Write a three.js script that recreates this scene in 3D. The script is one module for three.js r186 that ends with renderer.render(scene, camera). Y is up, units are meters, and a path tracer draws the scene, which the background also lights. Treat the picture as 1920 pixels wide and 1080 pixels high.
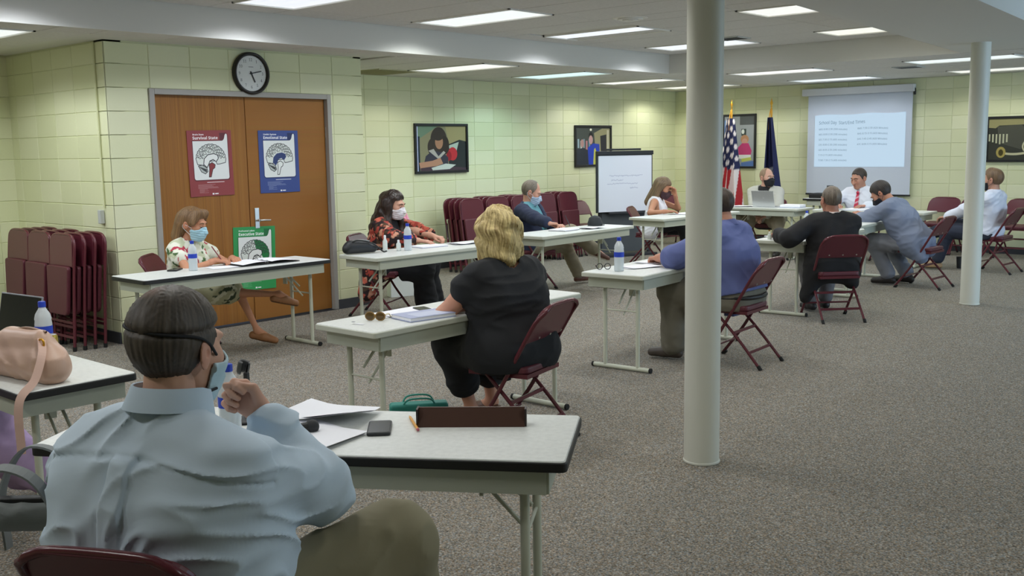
import * as THREE from 'three';
import { RectAreaLightUniformsLib } from 'three/addons/lights/RectAreaLightUniformsLib.js';
import { RoundedBoxGeometry } from 'three/addons/geometries/RoundedBoxGeometry.js';
import { mergeGeometries } from 'three/addons/utils/BufferGeometryUtils.js';
import { ImprovedNoise } from 'three/addons/math/ImprovedNoise.js';

// ---------------------------------------------------------------- camera, light, exposure
RectAreaLightUniformsLib.init();
const scene = new THREE.Scene();
scene.background = new THREE.Color(0.55, 0.75, 1.1);
const camera = new THREE.PerspectiveCamera(2 * Math.atan(540 / 1902.37) * 180 / Math.PI, 16 / 9, 0.05, 80);
camera.position.set(0, 1.6628, 0);
camera.rotation.order = 'YXZ';
camera.rotation.set(-0.1373, 0.7287, -0.0164);
scene.add(camera);
const renderer = new THREE.WebGLRenderer({ antialias: true });
renderer.toneMapping = THREE.LinearToneMapping;
renderer.toneMappingExposure = 0.94;
renderer.shadowMap.enabled = true;
const LAMP = { spot: 2.85, area: 0.5, lens: 0.86 };       // every ceiling troffer
// daylight entering by the window in the right wall, outside the frame
const day = new THREE.RectAreaLight(new THREE.Color(0.52, 0.74, 1.0), 8, 5.2, 1.5);
day.position.set(3.0, 1.55, -11.5); day.lookAt(-6, -2.0, -11.5); scene.add(day);

// ---------------------------------------------------------------- helpers
let seed = 12345;
const rnd = () => { seed = (seed * 1664525 + 1013904223) >>> 0; return seed / 4294967296; };
const rr = (a, b) => a + (b - a) * rnd();
const V = (x, y, z) => new THREE.Vector3(x, y, z);
const DEG = Math.PI / 180;
const used = {};
function numbered(n) { const k = used[n] || 0; used[n] = k + 1; return k ? n + '_' + String(k).padStart(3, '0') : n; }
const S = (hex) => new THREE.Color(hex);
function mat(hex, rough = 0.8, o = {}) { return new THREE.MeshStandardMaterial({ color: S(hex), roughness: rough, ...o }); }
function mesh(name, geo, m, parent) {
  const o = new THREE.Mesh(geo, m); o.name = name; o.castShadow = true; o.receiveShadow = true;
  if (parent) parent.add(o); return o;
}
function thing(name, label, category, p = [0, 0, 0], turn = 0, group) {
  const o = new THREE.Group(); o.name = numbered(name); o.position.set(...p); o.rotation.y = turn;
  o.userData = { label, category }; if (group) o.userData.group = group; scene.add(o); return o;
}
function dup(root, label, p, turn = 0, group) {
  const r = root.clone(); r.name = numbered(root.name.replace(/_\d\d\d$/, '')); r.position.set(...p); r.rotation.set(0, turn, 0);
  r.userData = { ...root.userData, label }; if (group) r.userData.group = group; scene.add(r); return r;
}
function struct(name, geo, m, parent) { const o = mesh(name, geo, m, parent || scene); if (!parent) o.userData.kind = 'structure'; return o; }
function box(w, h, d, x = 0, y = 0, z = 0, r = 0, seg = 1) {
  const g = r ? new RoundedBoxGeometry(w, h, d, seg, r) : new THREE.BoxGeometry(w, h, d); g.translate(x, y, z); return g;
}
function clean(g) { const q = g.index ? g.toNonIndexed() : g; for (const k of Object.keys(q.attributes)) if (!['position', 'normal', 'uv'].includes(k)) q.deleteAttribute(k); return q; }
function merge(list) { return mergeGeometries(list.map(clean), false); }
function rod(a, b, r, seg = 8, r2) {
  const A = V(...a), B = V(...b), d = B.clone().sub(A), g = new THREE.CylinderGeometry(r2 === undefined ? r : r2, r, d.length(), seg);
  g.applyQuaternion(new THREE.Quaternion().setFromUnitVectors(V(0, 1, 0), d.clone().normalize()));
  g.translate(...A.add(B).multiplyScalar(0.5).toArray()); return g;
}
function tube(pts, r, n = 24, seg = 8, closed = false, tension = 0.5) {
  return new THREE.TubeGeometry(new THREE.CatmullRomCurve3(pts.map(p => V(...p)), closed, 'catmullrom', tension), n, r, seg, closed);
}
function ribbon(pts, w, t, n = 40) { const s = new THREE.Shape([[-t / 2, -w / 2], [t / 2, -w / 2], [t / 2, w / 2], [-t / 2, w / 2]].map(p => new THREE.Vector2(...p))); return new THREE.ExtrudeGeometry(s, { steps: n, bevelEnabled: false, extrudePath: new THREE.CatmullRomCurve3(pts.map(p => V(...p))) }); }
function rrShape(w, h, r, x = 0, y = 0) {
  const s = new THREE.Shape(), a = x - w / 2, b = x + w / 2, c = y - h / 2, d = y + h / 2;
  s.moveTo(a + r, c); s.lineTo(b - r, c); s.quadraticCurveTo(b, c, b, c + r); s.lineTo(b, d - r); s.quadraticCurveTo(b, d, b - r, d);
  s.lineTo(a + r, d); s.quadraticCurveTo(a, d, a, d - r); s.lineTo(a, c + r); s.quadraticCurveTo(a, c, a + r, c); return s;
}
function ext(shape, depth, bevel = 0.003, seg = 1, curve = 6) {
  const g = new THREE.ExtrudeGeometry(shape, { depth: Math.max(depth - 2 * bevel, 1e-4), bevelEnabled: bevel > 0, bevelThickness: bevel, bevelSize: bevel, bevelOffset: -bevel, bevelSegments: seg, curveSegments: curve });
  g.translate(0, 0, bevel); return g;
}
function lathe(pts, seg = 20) { return new THREE.LatheGeometry(pts.map(p => new THREE.Vector2(p[0], p[1])), seg); }
function canvasTex(w, h, draw) {
  const c = document.createElement('canvas'); c.width = w; c.height = h; const g = c.getContext('2d'); draw(g, w, h);
  const t = new THREE.CanvasTexture(c); t.colorSpace = THREE.SRGBColorSpace; t.anisotropy = 8; return t;
}
const NO = new ImprovedNoise();
const noise = (x, y, z) => NO.noise(x + 31.7, y + 17.3, z + 53.1);
function uvMetres(g, ax = 0, ay = 2) { const p = g.attributes.position, a = new Float32Array(p.count * 2); for (let i = 0; i < p.count; i++) { a[2 * i] = p.getComponent(i, ax); a[2 * i + 1] = p.getComponent(i, ay); } g.setAttribute('uv', new THREE.BufferAttribute(a, 2)); return g; }

// ---------------------------------------------------------------- textures
function dataTex(n, f, color = true) {
  const a = new Uint8Array(n * n * 4);
  for (let y = 0; y < n; y++) for (let x = 0; x < n; x++) { const c = f(x, y); const i = 4 * (y * n + x); a[i] = c[0]; a[i + 1] = c[1]; a[i + 2] = c[2]; a[i + 3] = 255; }
  const t = new THREE.DataTexture(a, n, n); t.wrapS = t.wrapT = THREE.RepeatWrapping; t.magFilter = THREE.LinearFilter; t.minFilter = THREE.LinearMipmapLinearFilter; t.generateMipmaps = true;
  if (color) t.colorSpace = THREE.SRGBColorSpace; t.needsUpdate = true; return t;
}
function carpetTextures() {
  const n = 1024, h = new Float32Array(n * n), k = new Float32Array(n * n);
  for (let i = 0; i < n * n; i++) { h[i] = rnd(); k[i] = rnd(); }
  const blur = (s, r) => { const o = new Float32Array(n * n); for (let y = 0; y < n; y++) for (let x = 0; x < n; x++) { let v = 0, w = 0; for (let j = -r; j <= r; j++) for (let i = -r; i <= r; i++) { const ww = 1 / (1 + i * i + j * j); v += ww * s[((y + j + n) % n) * n + (x + i + n) % n]; w += ww; } o[y * n + x] = v / w; } return o; };
  const H = blur(h, 2), K = blur(k, 2), st = (v, m) => (v - 0.5) * m;
  const col = dataTex(n, (x, y) => {
    const i = y * n + x, a = st(H[i], 4.2), b = st(K[i], 3.0);
    const v = 126 + a * 70, w = b * 26; return [Math.max(20, Math.min(235, v + w + 7)), Math.max(20, Math.min(235, v + 1)), Math.max(18, Math.min(235, v - 10 - w))];
  });
  const bmp = dataTex(n, (x, y) => { const v = Math.max(0, Math.min(255, 128 + st(H[y * n + x], 4) * 120)); return [v, v, v]; }, false);
  for (const t of [col, bmp]) t.repeat.set(1 / 1.7, 1 / 1.7);
  return [col, bmp];
}
const [carpetC, carpetB] = carpetTextures();
const woodTex = canvasTex(512, 1024, (g, w, h) => {
  g.fillStyle = '#96611c'; g.fillRect(0, 0, w, h);
  for (let i = 0; i < 900; i++) { const x = rnd() * w, a = rr(0.02, 0.07); g.strokeStyle = rnd() < 0.5 ? `rgba(90,52,18,${a})` : `rgba(205,150,90,${a})`; g.lineWidth = rr(1, 5); g.beginPath(); let px = x; g.moveTo(px, 0); for (let y = 0; y <= h; y += 64) { px += rr(-2, 2); g.lineTo(px, y); } g.stroke(); }
});
const plasterBump = dataTex(256, (x, y) => { const v = 128 + 60 * noise(x * 0.08, y * 0.08, 3) + 55 * (rnd() - 0.5); return [v, v, v]; }, false);
plasterBump.repeat.set(3, 3);
const speckle = dataTex(256, (x, y) => { const v = 226 + 14 * (rnd() - 0.5) + 8 * noise(x * 0.05, y * 0.05, 1); return [v - 3, v, v - 4]; });
speckle.repeat.set(4, 4);
const tileTex = dataTex(256, (x, y) => { const f = rnd() < 0.02 ? -26 : 0; const v = 216 + f + 10 * (rnd() - 0.5) + 6 * noise(x * 0.06, y * 0.06, 7); return [v, v - 2, v - 6]; });
tileTex.repeat.set(2.2, 2.2);

// ---------------------------------------------------------------- materials
const M = {
  paint: ['#e2e5bc', '#dfe2b9', '#e5e7c2'].map(c => mat(c, 0.62, { bumpMap: plasterBump, bumpScale: 0.0006 })),
  joint: mat('#d9dcb6', 0.8),
  carpet: new THREE.MeshStandardMaterial({ map: carpetC, bumpMap: carpetB, bumpScale: 0.006, roughness: 1 }),
  tile: new THREE.MeshStandardMaterial({ map: tileTex, roughness: 0.95 }),
  tbar: mat('#efeee8', 0.6), gyp: mat('#d9d8d2', 0.85, { bumpMap: plasterBump, bumpScale: 0.0003 }),
  pole: mat('#dcddd2', 0.42), base: mat('#3d3f44', 0.6), frame: mat('#a3a099', 0.5),
  wood: new THREE.MeshStandardMaterial({ map: woodTex, roughness: 0.6 }),
  steel: new THREE.MeshStandardMaterial({ color: S('#c8c8c4'), roughness: 0.3, metalness: 0.9 }),
  black: mat('#17181a', 0.5), blackGloss: mat('#0e0f11', 0.2), dark: mat('#2b2d31', 0.6), grey: mat('#6f7478', 0.6), lgrey: mat('#c4c8c6', 0.5), white: mat('#eef0f2', 0.7),
  paper: mat('#f4f5fb', 0.85, { side: THREE.DoubleSide }),
  tableTop: new THREE.MeshStandardMaterial({ map: speckle, roughness: 0.38 }), tableEdge: mat('#c3c6b8', 0.5), tableEdgeBlack: mat('#1b1c1b', 0.5), tableLeg: mat('#c9ccba', 0.45), apron: mat('#bfc4b4', 0.5),
  chairMetal: mat('#5d2730', 0.25), chairVinyl: mat('#5a2530', 0.48), chairPanel: mat('#5e2732', 0.28),
  rubber: mat('#151515', 0.8), gold: new THREE.MeshStandardMaterial({ color: S('#d9a238'), roughness: 0.3, metalness: 0.7 }),
  capBlue: mat('#2340b8', 0.4), labelBlue: mat('#2545c0', 0.5),
  bottle: new THREE.MeshPhysicalMaterial({ color: S('#f2f8fb'), roughness: 0.12, transmission: 0.4, thickness: 0, ior: 1.4 }),
  silver: new THREE.MeshStandardMaterial({ color: S('#c9cbcd'), roughness: 0.35, metalness: 0.6 }),
};

// ---------------------------------------------------------------- the room
const HC = 2.62, HR = 2.87, XL = -10.19, ZB = -15.94, XD = -8.46, ZD0 = -7.13, ZD1 = -4.3, XA = -10.42, XR = 3.2, ZF = 3.4;
const BW = 0.4064, BH = 0.2032, GAP = 0.004;
{
  const g = new THREE.BoxGeometry(XR - XA + 0.6, 0.1, ZF - ZB + 0.6); g.translate((XR + XA) / 2, -0.05, (ZF + ZB) / 2); uvMetres(g); struct('floor', g, M.carpet);
}
// a wall of concrete blocks in stack bond: u runs along the wall, the wall's face looks to +w of its own frame
const blockCache = {};
function blockGeo(w, h) {
  const k = w.toFixed(3) + h.toFixed(3); if (blockCache[k]) return blockCache[k];
  const c = 0.004, d = 0.006, P = [], U = [], a = w / 2, b = h / 2;
  const quad = (p, q, r, s) => { for (const v of [p, q, r, p, r, s]) { P.push(...v); U.push(v[0] + v[2], v[1]); } };
  const f = [[-a + c, -b + c, d], [a - c, -b + c, d], [a - c, b - c, d], [-a + c, b - c, d]], m = [[-a, -b, d - c], [a, -b, d - c], [a, b, d - c], [-a, b, d - c]], z = m.map(v => [v[0], v[1], 0]);
  quad(...f); for (let i = 0; i < 4; i++) { const j = (i + 1) % 4; quad(m[i], m[j], f[j], f[i]); quad(z[i], z[j], m[j], m[i]); }
  const g = new THREE.BufferGeometry(); g.setAttribute('position', new THREE.Float32BufferAttribute(P, 3)); g.setAttribute('uv', new THREE.Float32BufferAttribute(U, 2)); g.computeVertexNormals();
  return (blockCache[k] = g);
}
function blockWall(name, x, z, turn, len, off, holes = [], baseb = true) {
  const H = HC + 0.32, TH = 0.16, list = [];
  const s = new THREE.Shape(); s.moveTo(0, 0); s.lineTo(len, 0); s.lineTo(len, H); s.lineTo(0, H);
  const hs = holes.map(h => { const q = new THREE.Path(); q.moveTo(h[0], Math.max(h[2], 0.001)); q.lineTo(h[1], Math.max(h[2], 0.001)); q.lineTo(h[1], h[3]); q.lineTo(h[0], h[3]); return q; });
  s.holes.push(...hs);
  const g = new THREE.ExtrudeGeometry(s, { depth: TH, bevelEnabled: false }); g.translate(0, 0, -TH);
  const w = struct(name, g, M.joint); w.position.set(x, 0, z); w.rotation.y = turn;
  const us = [0]; for (let u = off > 0 ? off : BW; u < len - 0.02; u += BW) us.push(u); us.push(len);
  for (let r = 0; r < 13; r++) for (let i = 0; i + 1 < us.length; i++) {
    let u0 = us[i], u1 = us[i + 1], v0 = r * BH, v1 = Math.min((r + 1) * BH, HC + 0.002);
    for (const h of holes) if (v1 > h[2] + 0.01 && v0 < h[3] - 0.01) { if (u0 >= h[0] - 0.01 && u1 <= h[1] + 0.01) u1 = u0; else if (u0 < h[0] && u1 > h[0]) u1 = h[0]; else if (u0 < h[1] && u1 > h[1]) u0 = h[1]; }
    if (u1 - u0 < 0.03) continue;
    const b = mesh('block', blockGeo(u1 - u0 - GAP, v1 - v0 - GAP), M.paint[Math.floor(rnd() * 3)], w); b.position.set((u0 + u1) / 2, (v0 + v1) / 2, 0);
  }
  if (baseb) {
    let a = 0; const spans = []; for (const h of holes.filter(h => h[2] < 0.1)) { spans.push([a, h[0]]); a = h[1]; } spans.push([a, len]);
    for (const [p, q] of spans) if (q - p > 0.02) mesh('baseboard', box(q - p, 0.1, 0.014, (p + q) / 2, 0.05, 0.019), M.base, w);
  }
  return w;
}
// left picture wall (faces +x): its u axis runs towards -z
blockWall('wall_left', XL, ZD0 + 0.12, Math.PI / 2, ZD0 + 0.12 - ZB, (ZD0 + 0.12 - ZB) % BW);
// wall with the double door
blockWall('wall_door', XD, ZD1, Math.PI / 2, ZD1 - ZD0, 0.0001, [[0.386, 2.40, 0, 11 * BH]]);
blockWall('wall_recess', XA, ZD1, 0, XD - XA, BW * 0.4);
blockWall('wall_alcove', XA, ZF, Math.PI / 2, ZF - ZD1, (ZF - ZD1 - 0.19) % BW);
blockWall('wall_back', XL, ZB, 0, 9.0, 0.0001);
{
  const plain = (n, w, h, d, x, y, z) => struct(n, box(w, h, d, x, y, z), M.paint[0]);
  plain('wall_back_far', XR - XL - 9.0 + 0.3, 3.0, 0.16, (XR + XL + 9.0) / 2, 1.5, ZB - 0.08);
  plain('wall_front', XR - XA + 0.6, 3.0, 0.2, (XR + XA) / 2, 1.5, ZF + 0.1);
  plain('wall_corner', XD - XL, 3.0, 0.1, (XD + XL) / 2 + 0.0, 1.5, ZD0 + 0.05);
  // right wall with a window opening
  const s = new THREE.Shape(); s.moveTo(ZB - 0.2, 0); s.lineTo(ZF + 0.2, 0); s.lineTo(ZF + 0.2, 3); s.lineTo(ZB - 0.2, 3);
  const q = new THREE.Path(); q.moveTo(-14.1, 0.8); q.lineTo(-8.9, 0.8); q.lineTo(-8.9, 2.3); q.lineTo(-14.1, 2.3); s.holes.push(q);
  const g = new THREE.ExtrudeGeometry(s, { depth: 0.2, bevelEnabled: false }); g.rotateY(-Math.PI / 2); g.translate(XR + 0.2, 0, 0);
  struct('wall_right', g, M.paint[0]);
  const wf = struct('window_1', merge([box(0.06, 0.06, 5.2, XR + 0.1, 0.83, -11.5), box(0.06, 0.06, 5.2, XR + 0.1, 2.27, -11.5), ...[-14.07, -12.8, -11.5, -10.2, -8.93].map(z => box(0.06, 1.5, 0.06, XR + 0.1, 1.55, z))]), M.frame);
  const pane = new THREE.MeshPhysicalMaterial({ color: 0xffffff, transmission: 1, thickness: 0, roughness: 0.02 });
  for (let i = 0; i < 4; i++) mesh('pane', box(0.006, 1.4, 1.24, XR + 0.1, 1.55, -13.43 + i * 1.29), pane, wf);
}
// ceilings: a raised field inside a lower band, a plastered beam on the columns
const beamL = z => -3.42 + (z + 7.37) * 0.105, beamR = z => -2.37 + (z + 7.53) * 0.08;
const CX0 = -7.69, CZ0 = -11.87, CZ1 = 2.6;
function slab(name, pts, y0, y1, m) {
  const s = new THREE.Shape(pts.map(p => new THREE.Vector2(p[0], -p[1]))); const g = new THREE.ExtrudeGeometry(s, { depth: y1 - y0, bevelEnabled: false }); g.rotateX(-Math.PI / 2); g.translate(0, y0, 0); return struct(name, g, m);
}
const R4 = (a, b, c, d) => [[a, c], [b, c], [b, d], [a, d]];
const cLow = slab('ceiling', R4(XA - 0.2, CX0, ZB - 0.2, ZF + 0.2), HC + 0.014, HC + 0.34, M.gyp);
const cBack = slab('ceiling_back', R4(CX0, XR + 0.2, ZB - 0.2, CZ0), HC + 0.014, HC + 0.34, M.gyp);
slab('ceiling_front', R4(CX0, XR + 0.2, CZ1, ZF + 0.2), HC, HC + 0.34, M.gyp);
slab('ceiling_beam', [[beamL(CZ0), CZ0], [beamR(CZ0), CZ0], [beamR(CZ1), CZ1], [beamL(CZ1), CZ1]], HC, HC + 0.34, M.gyp);
const cTop = slab('ceiling_raised', R4(CX0 - 0.1, XR + 0.2, CZ0 - 0.1, CZ1 + 0.1), HR + 0.014, HR + 0.16, M.gyp);
mesh('fascia', box(0.02, HR - HC + 0.03, CZ1 - CZ0, CX0 + 0.004, (HC + HR) / 2 + 0.012, (CZ0 + CZ1) / 2), M.gyp, cTop);
mesh('fascia', box(XR - CX0, HR - HC + 0.03, 0.02, (XR + CX0) / 2, (HC + HR) / 2 + 0.012, CZ0 + 0.004), M.gyp, cTop);

const LW = 1.26, LD = 0.62, lights = [];
for (let k = -3; k < 4; k++) lights.push({ x: -6.69, z: -5.15 - 1.97 * k, y: HR, tint: k === 1 ? [0.95, 1, 1] : [0.93, 0.97, 1.06] });
lights.push({ x: -4.17, z: -8.82, y: HR, tint: [1, 1, 0.96] }, { x: -4.46, z: -11.04, y: HR, tint: [1, 1, 0.9] });
for (const z of [-6.6, -4.4, -2.2, 0.2]) lights.push({ x: -3.95 + (z + 6.6) * 0.1, z, y: HR, tint: [1, 1, 0.97] });
lights.push({ x: -8.72, z: -3.27, y: HC, tint: [0.94, 1, 1.0] }, { x: -8.72, z: -1.2, y: HC, tint: [0.95, 1, 1] }, { x: -8.68, z: -8.9, y: HC, tint: [1, 1, 0.97] }, { x: -8.74, z: -10.86, y: HC, tint: [0.72, 1.03, 1.06] }, { x: -8.92, z: -12.92, y: HC, tint: [1, 1, 0.97] }, { x: -9.06, z: -14.86, y: HC, tint: [1, 1, 0.92] });
lights.push({ x: -6.57, z: -12.86, y: HC, tint: [1, 1, 1], p: 0.8 }, { x: -6.78, z: -15.06, y: HC, tint: [0.9, 0.97, 1.06], p: 0.55 }, { x: -4.15, z: -12.8, y: HC, tint: [0.9, 1, 1.02], p: 0.8 }, { x: -4.4, z: -15.06, y: HC, tint: [1, 1, 0.94], p: 0.55 });
for (const z of [-9.5, -6, -2.5]) lights.push({ x: 0.3, z, y: HR, tint: [0.96, 1, 1] });
// ceiling tiles between the lamps
const tileGeo = {};
function tiles(parent, y, x0, x1, z0, z1, dz, off, xOff, hide) {
  const zb = [z0]; for (let z = off; z < z1 - 0.1; z += dz) if (z > z0 + 0.1) zb.push(z); zb.push(z1);
  for (const l of lights) if (Math.abs(l.y - y) < 0.01 && l.x > x0 && (typeof x1 === 'function' || l.x < x1) && l.z > z0 && l.z < z1 && !zb.some(z => Math.abs(z - l.z + dz / 2) < 0.12)) { for (let i = zb.length - 2; i > 0; i--) if (Math.abs(zb[i] - l.z) < dz / 2 + 0.25) zb.splice(i, 1); zb.push(l.z - dz / 2, l.z + dz / 2); zb.sort((a, b) => a - b); }
  for (let r = 0; r + 1 < zb.length; r++) {
    const za = zb[r], zc = zb[r + 1], zm = (za + zc) / 2, xe = typeof x1 === 'function' ? x1(zm) - 0.02 : x1;
    const row = lights.filter(l => Math.abs(l.y - y) < 0.01 && Math.abs(l.z - zm) < dz * 0.5);
    const xb = [x0]; for (let x = xOff; x < xe - 0.1; x += 1.28) if (x > x0 + 0.1 && !row.some(l => x > l.x - LW / 2 - 0.35 && x < l.x + LW / 2 + 0.35)) xb.push(x);
    for (const l of row) for (const e of [-1, 1]) { const x = l.x + e * LW / 2; if (x > x0 + 0.02 && x < xe - 0.02) xb.push(x); } xb.push(xe); xb.sort((a, b) => a - b);
    for (let i = 0; i + 1 < xb.length; i++) {
      const xm = (xb[i] + xb[i + 1]) / 2; if (row.some(l => Math.abs(l.x - xm) < 0.3) || (hide && hide(xm, zm))) continue;
      const w = xb[i + 1] - xb[i] - 0.012, d = zc - za - 0.012; if (w < 0.04) continue; const k = w.toFixed(2) + '_' + d.toFixed(2);
      if (!tileGeo[k]) { const g = ext(rrShape(w, d, 0.004), 0.014, 0.004, 1, 1); g.rotateX(Math.PI / 2); tileGeo[k] = uvMetres(g); }
      const t = mesh('ceiling_tile', tileGeo[k], M.tile, parent); t.position.set(xm, y + 0.014, zm);
    }
  }
}
const TZ = 0.6567;
tiles(cTop, HR, CX0 + 0.015, beamL, CZ0 + 0.015, -0.1, TZ, -5.15 - TZ / 2 - TZ * 14, -7.32);
tiles(cLow, HC, XA, CX0, ZB, -0.2, TZ, -8.9 - TZ / 2 - TZ * 14, -8.05 - 1.28 * 2, (x, z) => x < XD && z > ZD0 && z < ZD1);
tiles(cBack, HC, CX0, -2.2, ZB, CZ0, 0.65, -12.86 - 0.325 - 0.65 * 7, -5.95 - 1.28 * 2);
// troffers
const lensTex = canvasTex(256, 128, (g, w, h) => { g.fillStyle = '#fff'; g.fillRect(0, 0, w, h); for (const y of [0.25, 0.5, 0.75]) { g.fillStyle = 'rgba(190,215,235,0.35)'; g.fillRect(0, h * y - 7, w, 5); } for (let i = 0; i < 60; i++) { g.fillStyle = `rgba(180,205,225,${rr(0.03, 0.14)})`; g.fillRect(rnd() * w, rnd() * h, rr(10, 60), rr(1, 4)); } });
const seen = ['cut off by the top edge of the picture above the door', 'largest fully seen, in the raised ceiling right of the door', 'in the raised ceiling just left of the near column top', 'half hidden by the near column in the raised ceiling corner', 'in the raised ceiling right of the near column, upper one', 'in the raised ceiling right of the near column, lower one', 'cut off by the left edge of the picture', 'in the lower ceiling nearest the door wall corner', 'bluish, second along the picture wall', 'third along the picture wall', 'small and farthest in the corner beside the near column', 'in the lower ceiling right of the near column before the flags', 'right above the projection screen', 'in the lower ceiling crossed by the far column top', 'lowest one by the right edge behind the far column'];
const order = [3, 4, 5, 6, 7, 8, 13, 15, 16, 17, 18, 19, 20, 21, 22];
lights.forEach((l, i) => {
  const k = order.indexOf(i);
  const o = thing('ceiling_light', k >= 0 ? `white ceiling light panel ${seen[k]}` : 'white ceiling light panel outside the view', 'light', [l.x, l.y, l.z], 0, k >= 0 ? 'ceiling light panels' : 'ceiling light panels out of view');
  l.o = o;
  mesh('light_frame', merge([box(LW, 0.03, 0.02, 0, 0.006, LD / 2 - 0.01), box(LW, 0.03, 0.02, 0, 0.006, -LD / 2 + 0.01), box(0.02, 0.03, LD, LW / 2 - 0.01, 0.006, 0), box(0.02, 0.03, LD, -LW / 2 + 0.01, 0.006, 0)]), M.tbar, o);
  const c = new THREE.Color(...l.tint);
  const lg = new THREE.BoxGeometry(LW - 0.05, 0.006, LD - 0.05); lg.translate(0, 0.004, 0);
  mesh('lens', lg, new THREE.MeshStandardMaterial({ color: 0xdddddd, roughness: 0.5, emissive: c.clone(), emissiveIntensity: LAMP.lens, emissiveMap: lensTex }), o);
  for (const dx of [-0.5, 0.5]) { const s = new THREE.SpotLight(c.clone(), LAMP.spot * (l.p || 1), 0, 78 * DEG, 0.22, 2); s.position.set(l.x + dx, l.y - 0.03, l.z); s.target.position.set(l.x + dx, 0, l.z); s.castShadow = true; s.shadow.radius = 5; scene.add(s, s.target); }
  const a = new THREE.RectAreaLight(c.clone(), LAMP.area, LW - 0.06, LD - 0.06); a.position.set(l.x, l.y - 0.012, l.z); a.rotation.x = -Math.PI / 2; scene.add(a);
});
// air diffuser, vents, columns
{
  const d = thing('air_diffuser', 'round cream air diffuser in the raised ceiling near the front column', 'diffuser', [-5.75, HR, -8.2]);
  for (const [r, y] of [[0.17, 0], [0.125, -0.012], [0.075, -0.022]]) mesh('ring', lathe([[r - 0.05, y], [r - 0.02, y - 0.006], [r, y], [r - 0.01, y + 0.012]], 28), M.tbar, d);
  const vent = (label, x, y, z, w, dd, n) => { const v = thing('ceiling_vent', label, 'vent', [x, y, z]); mesh('vent_frame', merge([box(w, 0.016, 0.025, 0, -0.004, dd / 2), box(w, 0.016, 0.025, 0, -0.004, -dd / 2), box(0.025, 0.016, dd, w / 2, -0.004, 0), box(0.025, 0.016, dd, -w / 2, -0.004, 0)]), M.lgrey, v); mesh('vent_back', box(w, 0.004, dd, 0, 0.002, 0), M.dark, v); for (let i = 0; i < n; i++) { const s = mesh('slat', box(w - 0.03, 0.003, dd / n * 0.7), M.grey, v); s.position.set(0, -0.006, -dd / 2 + (i + 0.5) * dd / n); s.rotation.x = 0.5; } };
  vent('small dark square ceiling vent beside the front column', -6.02, HR, -10.6, 0.3, 0.3, 7);
  vent('small dark ceiling vent between two lights before the screen', -5.06, HC, -13.45, 0.3, 0.3, 7);
  const rg = thing('return_grille', 'olive shadowed return air grille in the ceiling by the door wall corner', 'vent', [-9.68, HC, -8.47]);
  mesh('grille_back', box(0.72, 0.01, 0.66, 0, -0.004, 0), mat('#cfccac', 0.9), rg); for (let i = 0; i < 14; i++) { const s = mesh('slat', box(0.7, 0.002, 0.03), mat('#c9c6a6', 0.8), rg); s.position.set(0, -0.013, -0.31 + i * 0.048); s.rotation.x = 0.12; }
  for (const [n, x, z, hh] of [['thick off white round column standing nearest the camera', -2.73, -4.546, HC], ['slim looking off white round column farther back near the seated man in white shirt', -3.345, -10.787, HC]]) {
    const c = thing('column', n, 'column', [x, 0, z]); mesh('shaft', lathe([[0.0925, 0], [0.0925, hh]], 40), M.pole, c); mesh('base_ring', lathe([[0.0925, 0], [0.097, 0.002], [0.096, 0.012], [0.0925, 0.014]], 40), M.pole, c);
  }
}
// ---------------------------------------------------------------- double door
{
  const d = new THREE.Group(); d.name = 'door_1'; d.userData.kind = 'structure'; scene.add(d); d.position.set(XD, 0, ZD1 - 0.386); d.rotation.y = Math.PI / 2;
  const W = 2.014, H = 11 * BH, f = 0.05;   // u runs along +x of the group (towards -z of the room)
  mesh('door_frame', merge([box(f, H, 0.18, f / 2, H / 2, -0.065, 0.004), box(f, H, 0.18, W - f / 2, H / 2, -0.065, 0.004), box(W - 2 * f, f, 0.18, W / 2, H - f / 2, -0.065, 0.004)]), M.frame, d);
  const lw = (W - 2 * f) / 2;
  for (let i = 0; i < 2; i++) {
    const g = box(lw - 0.008, H - f - 0.015, 0.045, f + lw * (i + 0.5), (H - f) / 2 + 0.008, -0.05, 0.003);
    const p = g.attributes.position, uv = new Float32Array(p.count * 2); for (let k = 0; k < p.count; k++) { uv[2 * k] = p.getX(k) / 1.1 + i * 0.37; uv[2 * k + 1] = p.getY(k) / 2.2; } g.setAttribute('uv', new THREE.BufferAttribute(uv, 2));
    const leaf = mesh('door_leaf', g, M.wood, d);
    for (const y of [0.3, 1.08, 1.85]) mesh('hinge', rod([i ? W - f + 0.004 : f - 0.004, y - 0.055, -0.022], [i ? W - f + 0.004 : f - 0.004, y + 0.055, -0.022], 0.009, 8), M.steel, leaf);
    if (i) { const x = f + lw + 0.075; mesh('handle_plate', box(0.05, 0.2, 0.01, x, 1.02, -0.022, 0.003), M.steel, leaf); mesh('door_handle', merge([rod([x, 1.0, -0.02], [x, 1.0, 0.03], 0.011), tube([[x, 1.0, 0.03], [x + 0.05, 1.0, 0.034], [x + 0.12, 0.995, 0.03]], 0.009, 10)]), M.steel, leaf); }
  }
  mesh('threshold', box(W, 0.006, 0.18, W / 2, 0.003, -0.065), M.dark, d);
}
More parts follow.
